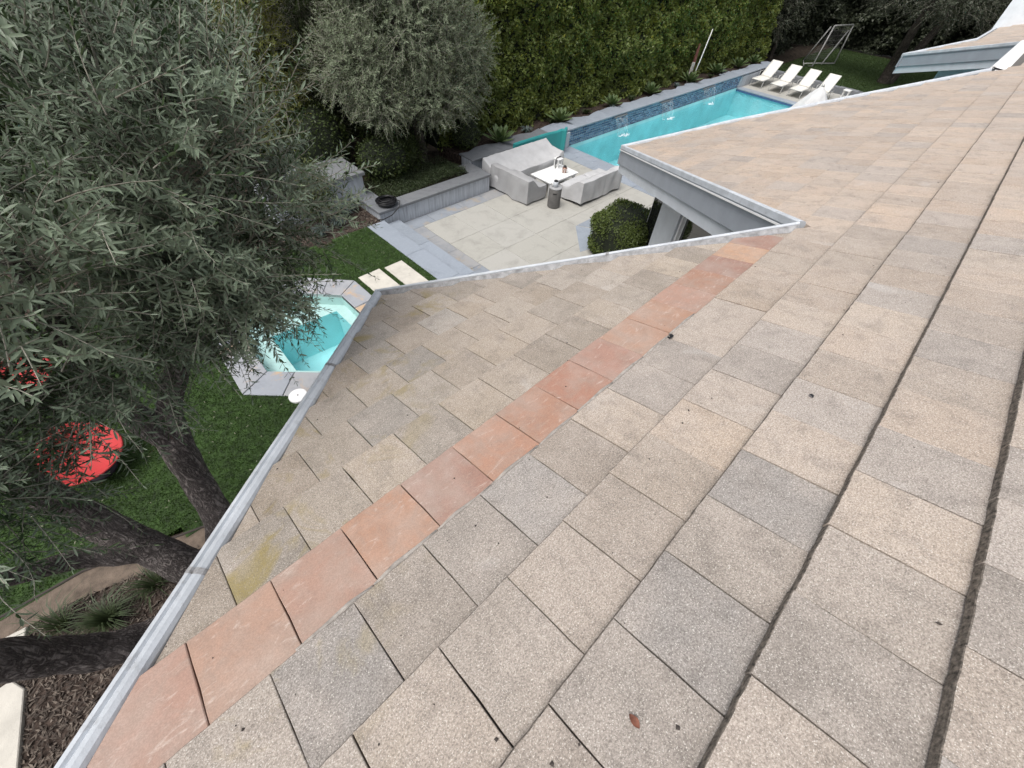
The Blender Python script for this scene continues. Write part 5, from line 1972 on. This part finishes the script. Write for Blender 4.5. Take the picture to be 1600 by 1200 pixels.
# faint grey lettering low on the canopy, too small to read
for k in range(5):
    a_ = 2.72 + k * 0.11
    t = 0.78
    rr2 = 0.03 + 0.95 * t ** 0.85 * 0.97 + 0.02
    b0 = np.array([ux + rr2 * math.cos(a_), uy + rr2 * math.sin(a_), uz - 1.25 * t])
    MB().tube([tuple(b0 + np.array([0, 0, 0.05])), tuple(b0 + np.array([0.02 * math.cos(a_), 0.02 * math.sin(a_), -0.02]))], 0.012, 5).build("print_mark", M['grey_metal'], cn)

# ------- swing / goal frame on the far lawn
gf_ = thing("goal_frame", "grey tubular goal frame with sagging net on the far lawn", "goal", (39.4, 10.0, 0.0))
A0, A1 = (38.1, 9.95, 0.02), (40.6, 9.35, 0.02)
T0, T1 = (39.0, 10.05, 2.0), (41.0, 9.5, 2.0)
B0, B1 = (39.2, 10.95, 0.02), (41.6, 10.3, 0.02)
for nm, pts in (("post", [A0, T0]), ("post", [A1, T1]), ("crossbar", [T0, T1]), ("ground_bar", [A0, (37.5, 10.3, 0.02), B0]), ("ground_bar", [A1, (39.3, 10.1, 0.02), (38.2, 10.6, 0.02)]), ("brace", [B0, (39.3, 10.3, 1.9)]), ("brace", [(39.2, 9.75, 0.05), (40.9, 9.6, 1.7)])):
    MB().tube(pts, 0.040, 8).build(nm, M['goal'], gf_, True)
nm_ = MB()
for k in range(15):
    u = k / 14
    p, q = np.array(T0) + (np.array(T1) - np.array(T0)) * u, np.array(B0) + (np.array(B1) - np.array(B0)) * u
    nm_.tube([tuple(p), tuple((p + q) / 2 + np.array([-0.1, -0.1, -0.25])), tuple(q)], 0.006, 3, False)
for k in range(11):
    u = k / 10
    a_ = np.array(T0) + (np.array(B0) - np.array(T0)) * u
    b_ = np.array(T1) + (np.array(B1) - np.array(T1)) * u
    s_ = np.array([-0.1, -0.1, -0.25]) * math.sin(math.pi * u)
    nm_.tube([tuple(a_ + s_), tuple(b_ + s_)], 0.006, 3, False)
stuff(nm_.build("net", M['net'], gf_))

# ------- white pole and board in the gap of the hedge
po = tag(MB().tube([(24.55, 11.52, 0.5), (24.75, 11.50, 1.4), (25.0, 11.50, 2.55)], [0.03, 0.027, 0.02], 8).build("leaning_pole", M['white'], None, True), "thin white pole leaning in the gap of the hedge", "pole")
bd = tag(MB().prism([(24.02, 11.48), (24.22, 11.47), (24.22, 11.52), (24.02, 11.53)], 0.5, 1.35, 0.01, lambda x, y: 0.0).build("leaning_board", M['wood'], None), "short pale board standing in the hedge left of the white pole", "board")
rb = tag(MB().tube([(24.3, 11.62, 0.5), (24.42, 11.62, 1.2), (24.55, 11.7, 2.0)], [0.10, 0.09, 0.05], 8).build("bare_stem", simple("reddish_bark", (0.12, 0.045, 0.035), 0.9, 0.3, 10, 0.5, 30), None, True), "reddish bare stem between the white pole and the pale board", "stem")


# ================================================================== FALLEN LEAVES AND GRIT
r_ = np.random.default_rng(900)
B, Z = [], []
for k in range(520):
    x, y = r_.uniform(-4, 4.5), r_.uniform(4.3, 9.3)
    if inside(LAWN, x, y) and not inside(SPA_RIM, x, y):
        B.append((x, y, LAWN_Z + 0.022))
for k in range(90):
    B.append((r_.uniform(5.7, 12.5), r_.uniform(5.2, 9.0), 0.008))
B = np.array(B)
Lf = r_.uniform(0.03, 0.055, len(B))
D = np.stack([r_.normal(size=len(B)), r_.normal(size=len(B)), r_.normal(0, 0.15, len(B))], 1)
lt = foliage("leaf_litter", [B, D, np.tile(np.array([0.0, 0.0, 1.0]), (len(B), 1)) + r_.normal(0, 0.2, (len(B), 3)), Lf, Lf * 0.24], leaf_material("fallen_leaf", (0.20, 0.19, 0.12), (0.25, 0.24, 0.18), (0.30, 0.26, 0.16), 0.0, 0.7), None, False, 77)
tag(stuff(lt), "scattered fallen olive leaves on the lawn and patio", "leaf litter")
V, F = [], []
for k in range(230):
    x, y = r_.uniform(-0.8, 7.0), r_.uniform(-0.8, 2.8)
    if not inside(TILE_POLY, x, y):
        continue
    z = on_roof(x, y, 0.001)
    s_ = r_.uniform(0.002, 0.007)
    o_ = len(V)
    a_ = r_.uniform(0, 6.28)
    for q in range(4):
        rr2 = s_ * r_.uniform(0.5, 1.5)
        V.append((x + rr2 * math.cos(a_ + q * 1.57), y + rr2 * math.sin(a_ + q * 1.57), z - TILE_T * rr2 * math.sin(a_ + q * 1.57)))
    V.append((x, y, z + s_ * 0.7))
    F += [(o_ + q, o_ + (q + 1) % 4, o_ + 4) for q in range(4)]
gr = link_mesh("roof_grit", V, F, M['edging'])
tag(stuff(gr), "small dark specks of debris scattered over the roof tiles", "debris")
